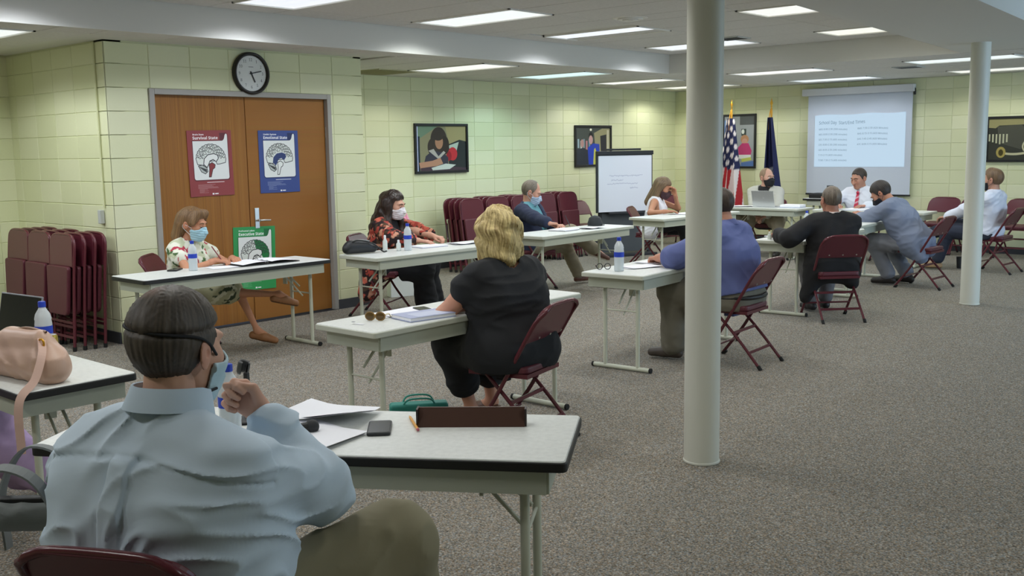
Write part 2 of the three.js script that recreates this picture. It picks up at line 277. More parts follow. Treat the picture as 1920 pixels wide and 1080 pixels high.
// ---------------------------------------------------------------- wall clock
{
  const c = thing('wall_clock', 'round wall clock with black rim and white face above the double door', 'clock', [XD + 0.013, 2.408, -5.75], Math.PI / 2);
  const face = canvasTex(512, 512, (g, w) => {
    g.fillStyle = '#e9ebe8'; g.fillRect(0, 0, w, w); g.fillStyle = '#222'; g.font = '54px serif'; g.textAlign = 'center'; g.textBaseline = 'middle';
    for (let n = 1; n <= 12; n++) { const a = n * 30 * DEG; g.fillText(String(n), 256 + 192 * Math.sin(a), 256 - 192 * Math.cos(a)); }
    for (let n = 0; n < 60; n++) { const a = n * 6 * DEG; g.fillRect(256 + 232 * Math.sin(a) - 1.5, 256 - 232 * Math.cos(a) - 1.5, 3, 3); }
    g.fillStyle = '#999'; g.fillRect(216, 160, 80, 10);
  });
  mesh('clock_rim', lathe([[0.166, 0.012], [0.17, 0.03], [0.182, 0.045], [0.197, 0.035], [0.202, 0.0]], 48).rotateX(Math.PI / 2), mat('#201d18', 0.35), c);
  const fg = new THREE.CircleGeometry(0.172, 40); fg.translate(0, 0, 0.014); mesh('clock_face', fg, new THREE.MeshStandardMaterial({ map: face, roughness: 0.5 }), c);
  const hand = (n, len, w, deg) => { const g = box(w, len, 0.003, 0, len / 2 - 0.02, 0); const o = mesh(n, g, M.black, c); o.position.z = 0.02; o.rotation.z = -deg * DEG; };
  hand('hour_hand', 0.11, 0.011, 156); hand('minute_hand', 0.135, 0.008, 78); mesh('clock_hub', rod([0, 0, 0.014], [0, 0, 0.026], 0.009, 12), M.black, c);
}
// ---------------------------------------------------------------- posters
function brain(g, cx, cy, s, fill) {
  g.save(); g.translate(cx, cy); g.scale(s, s); g.lineJoin = 'round'; g.lineCap = 'round'; g.strokeStyle = '#333';
  const P = (a, close) => { g.beginPath(); a.forEach((p, i) => i ? g.lineTo(p[0], p[1]) : g.moveTo(p[0], p[1])); if (close) g.closePath(); };
  const arc = []; for (let i = 0; i <= 40; i++) { const t = Math.PI * (1 - i / 40) ; const b = 1 + 0.02 * Math.sin(i * 2.1); arc.push([100 * b * Math.cos(t), -92 * b * Math.sin(t) + 10]); }
  const out = [...arc, [98, 32], [60, 40], [40, 42], [30, 20], [-30, 24], [-50, 46], [-92, 40]];
  g.fillStyle = '#e6ebe4'; g.lineWidth = 4; P(out, 1); g.fill(); if (fill === 'front') { g.fillStyle = '#1f7d3e'; P([...arc.slice(19), [98, 32], [60, 40], [45, 14], [10, -14]], 1); g.fill(); } P(out, 1); g.stroke();
  g.lineWidth = 3; for (let k = 0; k < 26; k++) { const t = Math.PI * (0.04 + 0.92 * k / 25), r0 = 0.97, r1 = 0.55 + 0.12 * Math.sin(k * 3.3); g.beginPath(); for (let i = 0; i <= 6; i++) { const r = r0 + (r1 - r0) * i / 6, tt = t + 0.07 * Math.sin(i * 1.7 + k * 2); const x = -98 * r * Math.cos(tt), y = -90 * r * Math.sin(tt) + 10; i ? g.lineTo(x, y) : g.moveTo(x, y); } g.stroke(); }
  g.lineWidth = 5; g.fillStyle = fill === 'mid' ? '#27386f' : '#f2f4f0'; P([[-52, 40], [-46, 6], [-20, -18], [20, -24], [46, -14], [50, 6], [34, 26], [14, 12], [-8, 20], [-20, 44], [-30, 60]], 1); g.fill(); if (fill !== 'mid') g.stroke();
  g.fillStyle = '#b9bfba'; g.lineWidth = 4; P([[-88, 48], [-60, 44], [-32, 62], [-26, 84], [-44, 98], [-70, 84]], 1); g.fill(); g.stroke(); for (let i = 0; i < 4; i++) { P([[-80 + i * 8, 56 + i * 6], [-34, 72 + i * 5]]); g.stroke(); }
  g.fillStyle = fill === 'stem' ? '#8c2f2c' : '#f2f4f0'; P([[-16, 40], [6, 30], [26, 44], [22, 62], [8, 72], [-6, 118], [-20, 118], [-14, 70]], 1); g.fill(); g.stroke();
  g.restore();
}
function posterTex(bg, dark, title, sub, fill) {
  return canvasTex(384, 512, (g, w, h) => {
    g.fillStyle = bg; g.fillRect(0, 0, w, h);
    g.fillStyle = dark; g.beginPath(); g.roundRect(40, 20, 314, 372, 22); g.fill();
    g.fillStyle = '#eef1ee'; g.beginPath(); g.moveTo(46, 82); g.lineTo(300, 82); g.quadraticCurveTo(318, 78, 324, 50); g.quadraticCurveTo(328, 28, 340, 26); g.quadraticCurveTo(348, 30, 348, 46); g.lineTo(348, 366); g.quadraticCurveTo(346, 384, 328, 384); g.lineTo(66, 384); g.quadraticCurveTo(48, 384, 46, 366); g.closePath(); g.fill();
    g.fillStyle = bg; g.fillRect(40, 20, 240, 58);
    g.fillStyle = '#fff'; g.font = 'bold 18px sans-serif'; g.fillText(sub, 50, 38); g.font = 'bold 33px sans-serif'; g.fillText(title, 48, 70, 232);
    brain(g, 196, 212, 1.28, fill);
    g.fillStyle = 'rgba(255,255,255,0.85)'; g.fillRect(150, 402, 150, 5);
    g.fillStyle = 'rgba(255,255,255,0.45)'; for (let i = 0; i < 10; i++) g.fillRect(i < 5 ? 70 : 80, 420 + i * 7, i < 5 ? 150 + 30 * Math.sin(i * 5) : 60 + 20 * Math.sin(i * 3), 2.5);
    g.fillStyle = '#fff'; g.fillRect(190, 490, 16, 12); g.fillRect(212, 492, 30, 8);
  });
}
function poster(label, tex, y, z, w, h, tilt, side) {
  const o = thing('poster', label, 'poster', [XD - 0.026, y, z], Math.PI / 2); o.rotation.z = 0;
  const g = new THREE.PlaneGeometry(w, h, 12, 12), p = g.attributes.position; for (let i = 0; i < p.count; i++) { const u = p.getX(i) / w, v = p.getY(i) / h; p.setZ(i, 0.004 + 0.008 * Math.max(0, -v) * (0.5 + 0.5 * Math.sin(u * 7 + side)) + 0.01 * Math.max(0, u * side - 0.35)); } g.computeVertexNormals(); g.rotateZ(tilt);
  mesh('sheet', g, new THREE.MeshStandardMaterial({ map: tex, roughness: 0.45, side: THREE.DoubleSide }), o);
}
poster('red brain poster headed Survival State on the left door leaf', posterTex('#913635', '#611c25', 'Survival State', 'Brain Stem', 'stem'), 1.565, -5.29, 0.47, 0.61, 0.01, -1);
poster('blue brain poster headed Emotional State on the right door leaf', posterTex('#35488c', '#1a275e', 'Emotional State', 'Limbic System', 'mid'), 1.565, -6.06, 0.47, 0.61, 0, 1);
poster('green brain poster headed Executive State low on the door behind the first table', posterTex('#2f9a50', '#176b35', 'Executive State', 'Prefrontal Lobes', 'front'), 0.63, -5.72, 0.48, 0.62, -0.03, 1);
// ---------------------------------------------------------------- framed photographs
function picture(label, x, y, z, w, h, turn, draw) {
  const o = thing('framed_picture', label, 'picture', [x, y, z], turn), f = 0.035;
  mesh('picture_frame', merge([box(w, f, 0.03, 0, h / 2 - f / 2, 0.015, 0.004), box(w, f, 0.03, 0, -h / 2 + f / 2, 0.015, 0.004), box(f, h - 2 * f, 0.03, w / 2 - f / 2, 0, 0.015, 0.004), box(f, h - 2 * f, 0.03, -w / 2 + f / 2, 0, 0.015, 0.004)]), M.black, o);
  const g = new THREE.PlaneGeometry(w - 1.6 * f, h - 1.6 * f); g.translate(0, 0, 0.012);
  mesh('print', g, new THREE.MeshStandardMaterial({ map: canvasTex(384, 256, draw), roughness: 0.25 }), o);
  mesh('backing', box(w - 0.01, h - 0.01, 0.008, 0, 0, 0.004), M.black, o);
}
const ell = (g, x, y, a, b, c, rot = 0) => { g.fillStyle = c; g.beginPath(); g.ellipse(x, y, a, b, rot, 0, 7); g.fill(); };
const poly = (g, c, ...p) => { g.fillStyle = c; g.beginPath(); p.forEach((q, i) => i ? g.lineTo(q[0], q[1]) : g.moveTo(q[0], q[1])); g.fill(); };
picture('framed photo of a child with dark curly hair writing at a desk', XL + 0.012, 1.67, -9.975, 1.03, 0.68, Math.PI / 2, (g, w, h) => {
  g.fillStyle = '#8d8a6c'; g.fillRect(0, 0, w, h); poly(g, '#6f8a74', [0, 0], [170, 0], [30, 70], [0, 120]); poly(g, '#a79c70', [220, 0], [384, 0], [384, 90], [250, 110]); g.fillStyle = '#cfd8ff'; g.fillRect(0, 0, 14, 256); g.fillStyle = '#23313d'; g.fillRect(14, 60, 14, 196);
  poly(g, '#2a3033', [230, 110], [330, 80], [384, 90], [384, 256], [250, 256]); poly(g, '#b9c8bb', [245, 112], [325, 92], [300, 160], [260, 160]); ell(g, 275, 160, 36, 38, '#c4333c'); ell(g, 246, 172, 20, 28, '#9a2430');
  ell(g, 170, 80, 62, 72, '#3b332f'); ell(g, 125, 120, 40, 50, '#3d3531'); ell(g, 215, 110, 34, 52, '#352d2a'); ell(g, 172, 92, 30, 40, '#b08468'); ell(g, 166, 58, 40, 26, '#3a322e');
  poly(g, '#3a3947', [40, 256], [70, 170], [120, 140], [200, 150], [240, 180], [236, 256]); poly(g, '#b6b2ab', [90, 140], [130, 130], [165, 172], [205, 142], [220, 152], [168, 190]);
  poly(g, '#b98c72', [20, 206], [120, 196], [180, 180], [200, 214], [130, 232], [30, 250]); poly(g, '#4a3b45', [30, 236], [150, 226], [384, 240], [384, 256], [30, 256]); poly(g, '#cfd8cf', [110, 236], [220, 214], [300, 222], [250, 246], [120, 250]);
});
picture('framed photo of a person in a blue and yellow top standing among others', XL + 0.012, 1.67, -13.45, 0.99, 0.67, Math.PI / 2, (g, w, h) => {
  g.fillStyle = '#474d49'; g.fillRect(0, 0, w, h); poly(g, '#9c9874', [200, 40], [290, 10], [384, 10], [384, 256], [230, 256]); poly(g, '#303238', [270, 60], [340, 50], [340, 220], [280, 220]); poly(g, '#c8c4a8', [345, 20], [370, 20], [370, 220], [345, 220]);
  for (let i = 0; i < 5; i++) { g.fillStyle = ['#8fa6b0', '#c0c8c0', '#7d9098', '#b77f84', '#6a8fa8'][i]; g.fillRect(20 + i * 30, 80 + (i % 2) * 12, 18, 60); } ell(g, 70, 110, 18, 28, '#b28a84'); poly(g, '#2e3440', [0, 256], [0, 150], [80, 140], [150, 160], [160, 256]);
  ell(g, 165, 60, 24, 26, '#1d2026'); ell(g, 165, 86, 22, 30, '#c29a96'); poly(g, '#2b46b8', [130, 140], [190, 110], [260, 116], [262, 200], [230, 200], [190, 256], [140, 256]); poly(g, '#c5c860', [200, 150], [214, 140], [236, 190], [225, 256], [190, 256]); ell(g, 300, 230, 45, 22, '#b99a62'); ell(g, 165, 18, 12, 8, '#f4f2dc');
});
picture('framed photo of a child in a pink top behind the american flag', -8.87, 1.71, ZB + 0.012, 0.65, 0.93, 0, (g, w, h) => {
  g.fillStyle = '#9da3a8'; g.fillRect(0, 0, w, h); g.fillStyle = '#5b5f62'; g.fillRect(200, 0, 184, 46); poly(g, '#8aa4cf', [0, 20], [120, 30], [110, 150], [0, 160]); g.fillStyle = '#3f4a48'; g.fillRect(220, 66, 60, 34); ell(g, 240, 80, 18, 12, '#dfe4e0'); ell(g, 30, 160, 60, 26, '#e2cc3e'); ell(g, 262, 118, 50, 22, '#b98a68'); ell(g, 262, 132, 36, 18, '#c99a88'); poly(g, '#c23f78', [180, 160], [230, 138], [310, 138], [350, 176], [340, 196], [190, 196]); g.fillStyle = '#e8ecea'; g.fillRect(170, 196, 170, 20); poly(g, '#4b6fae', [0, 200], [170, 200], [220, 256], [0, 256]); poly(g, '#c9d36a', [220, 216], [340, 208], [350, 222], [230, 232]); poly(g, '#5d7fc0', [220, 236], [384, 226], [384, 256], [220, 256]);
});
picture('large dark framed photo of a person playing a brass french horn', -4.3, 1.67, ZB + 0.012, 1.02, 0.66, 0, (g, w, h) => {
  g.fillStyle = '#3d3f38'; g.fillRect(0, 0, w, h); poly(g, '#a09a6c', [0, 0], [384, 0], [384, 26], [200, 40], [60, 44], [40, 60], [0, 56]); poly(g, '#55564c', [50, 50], [180, 40], [220, 90], [180, 190], [60, 150]); for (let i = 0; i < 6; i++) { g.fillStyle = '#c9c9a8'; g.fillRect(4 + i * 19, 96, 9, 62 - Math.abs(i - 3) * 6); } ell(g, 245, 90, 45, 70, '#4c4b46'); ell(g, 262, 62, 20, 34, '#b39a94'); g.strokeStyle = '#cfcaa4'; g.lineWidth = 9; for (const [x, y, a, b] of [[262, 160, 74, 52], [268, 158, 56, 36], [275, 158, 34, 22]]) { g.beginPath(); g.ellipse(x, y, a, b, -0.4, 0, 7); g.stroke(); } g.lineWidth = 14; g.beginPath(); g.moveTo(90, 214); g.quadraticCurveTo(190, 236, 320, 170); g.stroke(); ell(g, 74, 208, 26, 34, '#b6a45c'); ell(g, 74, 210, 13, 20, '#4b4424'); poly(g, '#2b2c2a', [330, 60], [384, 40], [384, 256], [340, 256]);
});
// ---------------------------------------------------------------- projection screen
{
  const o = thing('projection_screen', 'pull down projection screen showing start and end times slide', 'screen', [-6.73, 0, ZB + 0.075]);
  mesh('screen_case', box(1.82, 0.115, 0.1, -0.03, 2.475, 0.01, 0.012, 2), mat('#d9dbe0', 0.5), o);
  mesh('screen_fabric', box(1.7, 1.6, 0.004, 0, 1.63, 0), mat('#ccd3df', 0.8), o);
  mesh('weight_bar', rod([-0.86, 0.83, 0], [0.86, 0.83, 0], 0.014, 10), M.black, o);
  mesh('bracket', box(0.02, 0.1, 0.05, 0.87, 2.42, -0.01), M.dark, o);
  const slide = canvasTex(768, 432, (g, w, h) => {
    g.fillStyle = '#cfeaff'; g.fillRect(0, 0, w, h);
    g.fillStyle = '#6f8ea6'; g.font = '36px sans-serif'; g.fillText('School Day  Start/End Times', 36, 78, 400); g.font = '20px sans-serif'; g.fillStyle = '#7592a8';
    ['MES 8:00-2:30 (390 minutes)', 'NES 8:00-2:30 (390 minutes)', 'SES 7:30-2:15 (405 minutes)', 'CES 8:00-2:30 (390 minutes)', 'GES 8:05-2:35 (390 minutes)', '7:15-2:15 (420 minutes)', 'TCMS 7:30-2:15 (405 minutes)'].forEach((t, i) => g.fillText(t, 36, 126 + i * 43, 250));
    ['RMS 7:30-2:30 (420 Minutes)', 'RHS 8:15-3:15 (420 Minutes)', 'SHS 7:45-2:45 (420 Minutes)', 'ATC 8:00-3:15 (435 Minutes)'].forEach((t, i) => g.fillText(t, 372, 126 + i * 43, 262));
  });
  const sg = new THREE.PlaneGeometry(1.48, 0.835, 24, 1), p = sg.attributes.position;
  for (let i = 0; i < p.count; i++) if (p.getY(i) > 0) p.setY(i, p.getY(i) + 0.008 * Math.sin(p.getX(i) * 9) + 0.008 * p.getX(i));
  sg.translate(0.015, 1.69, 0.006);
  mesh('emissive_slide', sg, new THREE.MeshStandardMaterial({ color: 0x222222, roughness: 0.9, emissive: 0xffffff, emissiveIntensity: 0.86, emissiveMap: slide }), o);  // projector light put into a self-glowing image; no projector is modelled
  const pl = new THREE.RectAreaLight(new THREE.Color(0.72, 0.88, 1), 0.5, 1.48, 0.83); pl.position.set(-6.715, 1.69, ZB + 0.095); pl.lookAt(-6.715, 1.69, 0); scene.add(pl);
}
// ---------------------------------------------------------------- flags
function flag(label, x, z, colour, top, sway) {
  const o = thing('flag_on_pole', label, 'flag', [x, 0, z]);
  mesh('pole', rod([0, 0.06, 0], [0, top, 0], 0.013, 10), M.gold, o);
  mesh('flag_base', lathe([[0, 0], [0.13, 0], [0.13, 0.02], [0.06, 0.05], [0.025, 0.1], [0, 0.1]], 20), M.gold, o);
  mesh('finial', merge([lathe([[0, 0], [0.018, 0.01], [0.01, 0.03], [0.024, 0.07], [0.012, 0.11], [0, 0.16]], 12).translate(0, top, 0)]), M.gold, o);
  mesh('tassel', merge([tube([[0.01, top - 0.02, 0.015], [0.02, top - 0.1, 0.025], [0.01, top - 0.2, 0.02], [-0.01, top - 0.3, 0.03]], 0.012, 14, 6), tube([[0, top - 0.02, 0.02], [-0.02, top - 0.15, 0.03], [-0.03, top - 0.36, 0.03]], 0.008, 14, 6)]), mat('#d39a2e', 0.7), o);
  // cloth hanging in folds: s runs round the folds, t from top to bottom
  const NS = 72, NT = 60, P = [], C = [], I = [];
  for (let j = 0; j <= NT; j++) for (let i = 0; i <= NS; i++) {
    const s = i / NS, t = j / NT, y = top - 0.16 - t * 1.75, half = sway[0] + sway[1] * t, ph = s * Math.PI * 5;
    const xx = -0.02 - sway[2] * t + (s - 0.35) * 2 * half, zz = 0.03 + 0.05 * (0.4 + t) * Math.sin(ph + t * 1.5) + 0.03 * s;
    P.push(xx + 0.012 * Math.sin(ph * 1.3), y - 0.1 * t * Math.sin(s * 4 + 0.5), zz); const c = colour(s, t); C.push(c.r, c.g, c.b);
    if (i < NS && j < NT) { const a = j * (NS + 1) + i, b = a + 1, d = a + NS + 1, e = d + 1; I.push(a, d, b, b, d, e); }
  }
  const g = new THREE.BufferGeometry(); g.setAttribute('position', new THREE.Float32BufferAttribute(P, 3)); g.setAttribute('color', new THREE.Float32BufferAttribute(C, 3)); g.setIndex(I); g.computeVertexNormals();
  mesh('flag_cloth', g, new THREE.MeshStandardMaterial({ vertexColors: true, roughness: 0.85, side: THREE.DoubleSide }), o);
}
const cRed = S('#b02a32'), cWhite = S('#e6dfdf'), cNavy = S('#20264f'), cSeal = S('#aab0bd');
flag('american flag with stars and stripes hanging on a gold tipped pole', -8.7, -15.35, (s, t) => {
  if (t < 0.42 + 0.1 * s) { const u = s * 9, v = t * 16; const fu = u - Math.floor(u) - 0.5, fv = v - Math.floor(v) - 0.5; return ((Math.floor(u) + Math.floor(v)) % 2 === 0 && fu * fu + fv * fv < 0.16) ? cWhite : cNavy; }
  return Math.floor((s * 1.15 + t * 0.5) * 6.5) % 2 ? cRed : cWhite;
}, 2.25, [0.08, 0.2, 0.08]);
flag('dark navy state flag with pale seal on a gold tipped pole', -8.05, -15.5, (s, t) => { const a = (s - 0.55) / 0.26, b = (t - 0.62) / 0.16; const r = a * a + b * b; return (r < 1 && (r > 0.8 || noise(s * 26, t * 30, 2) > 0.02)) ? cSeal : cNavy; }, 2.25, [0.05, 0.14, -0.03]);
// ---------------------------------------------------------------- flip chart
{
  const o = thing('flip_chart', 'flip chart easel with white paper pad on a grey panel stand by the back corner', 'easel', [-9.0, 0, -12.68], 66 * DEG);
  mesh('board', box(0.98, 0.92, 0.03, 0, 1.13, 0, 0.004), M.dark, o);
  const txt = canvasTex(256, 256, (g, w, h) => { g.fillStyle = '#e4e7f2'; g.fillRect(0, 0, w, h); g.strokeStyle = 'rgba(120,125,160,0.45)'; g.lineWidth = 2; for (const [y, a, b] of [[92, 50, 215], [112, 60, 120], [128, 40, 190], [148, 150, 190]]) { g.beginPath(); for (let x = a; x < b; x += 3) { const yy = y + rr(-3, 3); x === a ? g.moveTo(x, yy) : g.lineTo(x, yy); } g.stroke(); } });
  const pad = mesh('paper_pad', box(0.92, 0.84, 0.02, 0, 1.1, 0.024), M.paper, o); const pg = new THREE.PlaneGeometry(0.92, 0.84); pg.translate(0, 1.1, 0.0355); mesh('written_sheet', pg, new THREE.MeshStandardMaterial({ map: txt, roughness: 0.8 }), pad);
  mesh('clamp_bar', box(0.98, 0.06, 0.05, 0, 1.56, 0.02, 0.006), M.black, o); mesh('carry_handle', box(0.6, 0.03, 0.03, 0, 1.61, -0.02, 0.006), M.black, o);
  mesh('panel', box(0.84, 0.62, 0.03, 0.04, 0.37, -0.04, 0.004), mat('#4c5156', 0.7), o); mesh('pen_tray', box(0.7, 0.03, 0.07, 0.05, 0.66, 0.03, 0.004), M.dark, o);
  for (const x of [-0.4, 0.46]) mesh('leg', box(0.05, 1.5, 0.04, x, 0.76, -0.045, 0.004), M.dark, o); mesh('foot', box(0.95, 0.04, 0.36, 0.03, 0.02, -0.04, 0.006), M.dark, o);
}
// ---------------------------------------------------------------- wall box and conduit at the recess corner
{
  const o = thing('wall_socket', 'small white switch box on the pale wall beside the folded chairs', 'switch', [-8.64, 1.12, ZD1 + 0.012]);
  mesh('box_body', box(0.05, 0.12, 0.04, 0, 0, 0.02, 0.005), M.lgrey, o); mesh('dark_plate', box(0.035, 0.11, 0.006, -0.05, 0, 0.004), M.grey, o);
  const c = thing('conduit', 'thin painted conduit running down the wall corner beside the door', 'conduit', [-8.6, 0, ZD1 + 0.02]); mesh('pipe', rod([0, 1.2, 0], [0, HC, 0], 0.01, 8), M.paint[0], c);
}
// ---------------------------------------------------------------- tables
function makeTable(label, cx, cz, L, D, turn, black, H = 0.74) {
  const o = thing('folding_table', label, 'table', [cx, 0, cz], turn, 'narrow folding tables');  // long axis along local x
  const top = mesh('tabletop', uvMetres(ext(rrShape(L, D, 0.02), 0.012, 0.003).rotateX(-Math.PI / 2).translate(0, H - 0.012, 0)), M.tableTop, o);
  mesh('edge_band', ext(rrShape(L + 0.012, D + 0.012, 0.026), 0.03, 0.004, 2).rotateX(-Math.PI / 2).translate(0, H - 0.034, 0), black ? M.tableEdgeBlack : M.tableEdge, top);
  const a = L - 0.12, b = D - 0.06, y = H - 0.072;
  mesh('apron', merge([box(a, 0.08, 0.016, 0, y, b / 2), box(a, 0.08, 0.016, 0, y, -b / 2), box(0.016, 0.08, b, a / 2, y, 0), box(0.016, 0.08, b, -a / 2, y, 0)]), M.apron, o);
  for (const e of [-1, 1]) {
    const x = e * (L / 2 - 0.14), zz = D * 0.27;
    for (const s of [-1, 1]) mesh('leg', rod([x, 0.03, s * zz], [x, H - 0.05, s * zz], 0.0155, 12), M.tableLeg, o);
    const f = mesh('foot_bar', rod([x, 0.02, -D / 2 + 0.02], [x, 0.02, D / 2 - 0.02], 0.017, 12), M.tableLeg, o);
    for (const s of [-1, 1]) mesh('end_cap', rod([x, 0.02, s * (D / 2 - 0.02)], [x, 0.02, s * (D / 2 - 0.005)], 0.019, 12), M.rubber, f);
    mesh('brace', merge([rod([x, 0.5, -0.02], [x - e * 0.16, H - 0.08, -0.02], 0.008, 6), rod([x, 0.42, 0.02], [x - e * 0.22, H - 0.08, 0.02], 0.007, 6), rod([x, 0.45, -zz], [x, 0.45, zz], 0.006, 6), box(0.012, 0.16, 0.05, x - e * 0.16, H - 0.12, 0)]), M.tableLeg, o);
  }
  return o;
}
const Zt = Math.PI / 2;
makeTable('black edged narrow table by the door with floral top woman', -7.19, -4.58, 1.72, 0.5, Zt, true);
makeTable('pale narrow table with black handbag and water bottle in front of long haired woman', -6.9, -6.56, 1.68, 0.52, Zt - 0.03, false);
makeTable('pale narrow table used by the man in navy blazer', -7.06, -8.94, 1.7, 0.52, Zt + 0.02, false);
makeTable('pale narrow table in front of the woman in white sleeveless top', -7.33, -11.75, 1.75, 0.56, Zt - 0.06, false);
makeTable('pale narrow table holding the silver laptop near the flags', -7.13, -13.65, 1.22, 0.5, -0.03, false);
makeTable('pale narrow table in front of the man with red striped tie', -5.53, -13.62, 1.55, 0.46, -0.02, false);
makeTable('pale narrow table before the man in black jacket', -4.6, -9.78, 1.7, 0.5, Zt + 0.07, false);
makeTable('pale narrow table under the forearms of the man in grey blue blazer', -4.9, -11.6, 1.7, 0.5, Zt + 0.07, false);
makeTable('pale narrow table with water bottle beside the man in blue polo', -4.42, -6.85, 1.78, 0.52, Zt + 0.08, false);
makeTable('pale narrow table with sunglasses used by the blonde woman', -4.17, -4.2, 1.74, 0.48, Zt + 0.01, false);
{ // foreground table: near right corner and direction read off the floor plan
  const d = V(0.84, 0, -0.545).normalize(), n = V(-d.z, 0, d.x); const c = V(-1.965, 0, -2.485).addScaledVector(d, -0.86).addScaledVector(n, 0);
  makeTable('nearest black edged table with brown name plate and phone', c.x, c.z, 1.72, 0.53, Math.atan2(0.545, 0.84), true);
}
makeTable('black edged table at the left edge under the pink handbag', -4.88, -1.85, 1.7, 0.49, 0.0, true);
makeTable('small pale table with black equipment under the projection screen', -6.72, -15.25, 1.05, 0.42, 0, true, 0.8);
// ---------------------------------------------------------------- folding chairs
function backPanel(w, h, r, t, bow) {
  const s = new THREE.Shape(); const a = w / 2; s.moveTo(-a, 0); s.lineTo(a, 0); s.lineTo(a, h - r); s.quadraticCurveTo(a, h, a - r, h); s.lineTo(-a + r, h); s.quadraticCurveTo(-a, h, -a, h - r); s.lineTo(-a, 0);
  const g = ext(s, t, 0.004, 2, 8); const p = g.attributes.position; for (let i = 0; i < p.count; i++) { const x = p.getX(i); p.setZ(i, p.getZ(i) - bow * (1 - (x / a) ** 2)); } return g;
}
const archTube = (w, r, top, pts0, rad) => tube([...pts0.map(p => [-w, p[0], p[1]]), [-w, top[0] - r, top[2]], [-w + r * 0.3, top[0] - r * 0.3, top[1]], [-w + r, top[0], top[1]], [0, top[0] + 0.004, top[1]], [w - r, top[0], top[1]], [w - r * 0.3, top[0] - r * 0.3, top[1]], [w, top[0] - r, top[2]], ...pts0.slice().reverse().map(p => [w, p[0], p[1]])], rad, 64, 8, false, 0.3);
function makeOpenChair() {
  const o = new THREE.Group(), sl = -0.25 / 0.8;   // back slopes rearwards
    const zAt = y => 0.2 - 0.48 * (y / 0.81);
  mesh('frame', archTube(0.222, 0.09, [0.81, zAt(0.81), zAt(0.72)], [[0.012, zAt(0) + 0.03], [0.25, zAt(0.25)], [0.5, zAt(0.5)]], 0.0125), M.chairMetal, o);
  const bp = mesh('backrest', backPanel(0.436, 0.25, 0.1, 0.016, 0.012).translate(0, 0, 0), M.chairPanel, o); bp.position.set(0, 0.6, zAt(0.6) - 0.004); bp.rotation.x = -Math.atan2(0.48, 0.81);
  for (const x of [-0.13, 0, 0.13]) mesh('rivet', rod([x, 0.05, -0.014 - 0.012], [x, 0.05, -0.006 - 0.016], 0.007, 8), M.steel, bp);
  const seat = mesh('seat', ext(rrShape(0.39, 0.4, 0.05), 0.04, 0.012, 3).rotateX(-Math.PI / 2).translate(0, 0.425, 0.03), M.chairVinyl, o); seat.rotation.x = 0.02;
  mesh('seat_pan', box(0.38, 0.025, 0.38, 0, 0.415, 0.03), M.chairMetal, o);
  for (const s of [-1, 1]) mesh('leg', tube([[s * 0.195, 0.415, 0.1], [s * 0.195, 0.22, -0.09], [s * 0.2, 0.012, -0.27]], 0.0115, 10), M.chairMetal, o);
  for (const [y, z, w] of [[0.12, -0.178, 0.4], [0.26, -0.055, 0.39]]) mesh('crossbar', box(w, 0.022, 0.008, 0, y, z), M.chairMetal, o);
  mesh('crossbar', rod([-0.22, 0.14, zAt(0.14)], [0.22, 0.14, zAt(0.14)], 0.009, 8), M.chairMetal, o);
  for (const s of [-1, 1]) { mesh('foot_cap', rod([s * 0.2, 0, -0.28], [s * 0.2, 0.03, -0.258], 0.015, 8), M.rubber, o); mesh('foot_cap', rod([s * 0.222, 0, zAt(0) + 0.034], [s * 0.222, 0.03, zAt(0.03) + 0.02], 0.016, 8), M.rubber, o); }
  return o;
}
function makeFoldedChair() {
  const o = new THREE.Group();
  mesh('frame', archTube(0.222, 0.09, [0.985, -0.012, -0.012], [[0.01, 0.0], [0.35, 0.0], [0.66, -0.004]], 0.0125), M.chairMetal, o);
  const bp = mesh('backrest', backPanel(0.42, 0.27, 0.085, 0.018, 0.015), M.chairPanel, o); bp.position.set(0, 0.715, -0.012);
  const st = new THREE.Shape(); st.moveTo(-0.18, 0.06); st.quadraticCurveTo(-0.18, 0, -0.12, 0); st.lineTo(0.12, 0); st.quadraticCurveTo(0.18, 0, 0.18, 0.06); st.lineTo(0.2, 0.39); st.quadraticCurveTo(0.2, 0.42, 0.16, 0.42); st.lineTo(-0.16, 0.42); st.quadraticCurveTo(-0.2, 0.42, -0.2, 0.39); st.lineTo(-0.18, 0.06);
  mesh('seat', ext(st, 0.035, 0.01, 3).translate(0, 0.3, 0.008), M.chairVinyl, o);
  for (const s of [-1, 1]) mesh('leg', rod([s * 0.19, 0.012, -0.02], [s * 0.19, 0.66, -0.02], 0.011, 8), M.chairMetal, o);
  for (const [y, z] of [[0.11, -0.012], [0.2, -0.012], [0.24, 0.004]]) mesh('crossbar', box(0.4, 0.022, 0.008, 0, y, z), M.chairMetal, o);
  for (const s of [-1, 1]) { mesh('foot_cap', rod([s * 0.222, 0, 0], [s * 0.222, 0.035, 0], 0.016, 8), M.rubber, o); mesh('foot_cap', rod([s * 0.19, 0, -0.02], [s * 0.19, 0.03, -0.02], 0.015, 8), M.rubber, o); }
  return o;
}
const protoOpen = makeOpenChair(), protoFold = makeFoldedChair();
function openChair(label, x, z, deg, group) { const c = protoOpen.clone(); c.name = numbered('folding_chair'); c.position.set(x, 0, z); c.rotation.y = deg * DEG; c.userData = { label, category: 'chair' }; if (group) c.userData.group = group; scene.add(c); return c; }
function foldedChair(label, x, z, deg, lean, group) { const c = protoFold.clone(); c.name = numbered('folded_chair'); c.position.set(x, 0.003, z); c.rotation.order = 'YXZ'; c.rotation.set(-lean, deg * DEG, 0); c.userData = { label, category: 'chair', group }; scene.add(c); return c; }
const ord = ['front', 'second', 'third', 'fourth', 'fifth', 'sixth'];
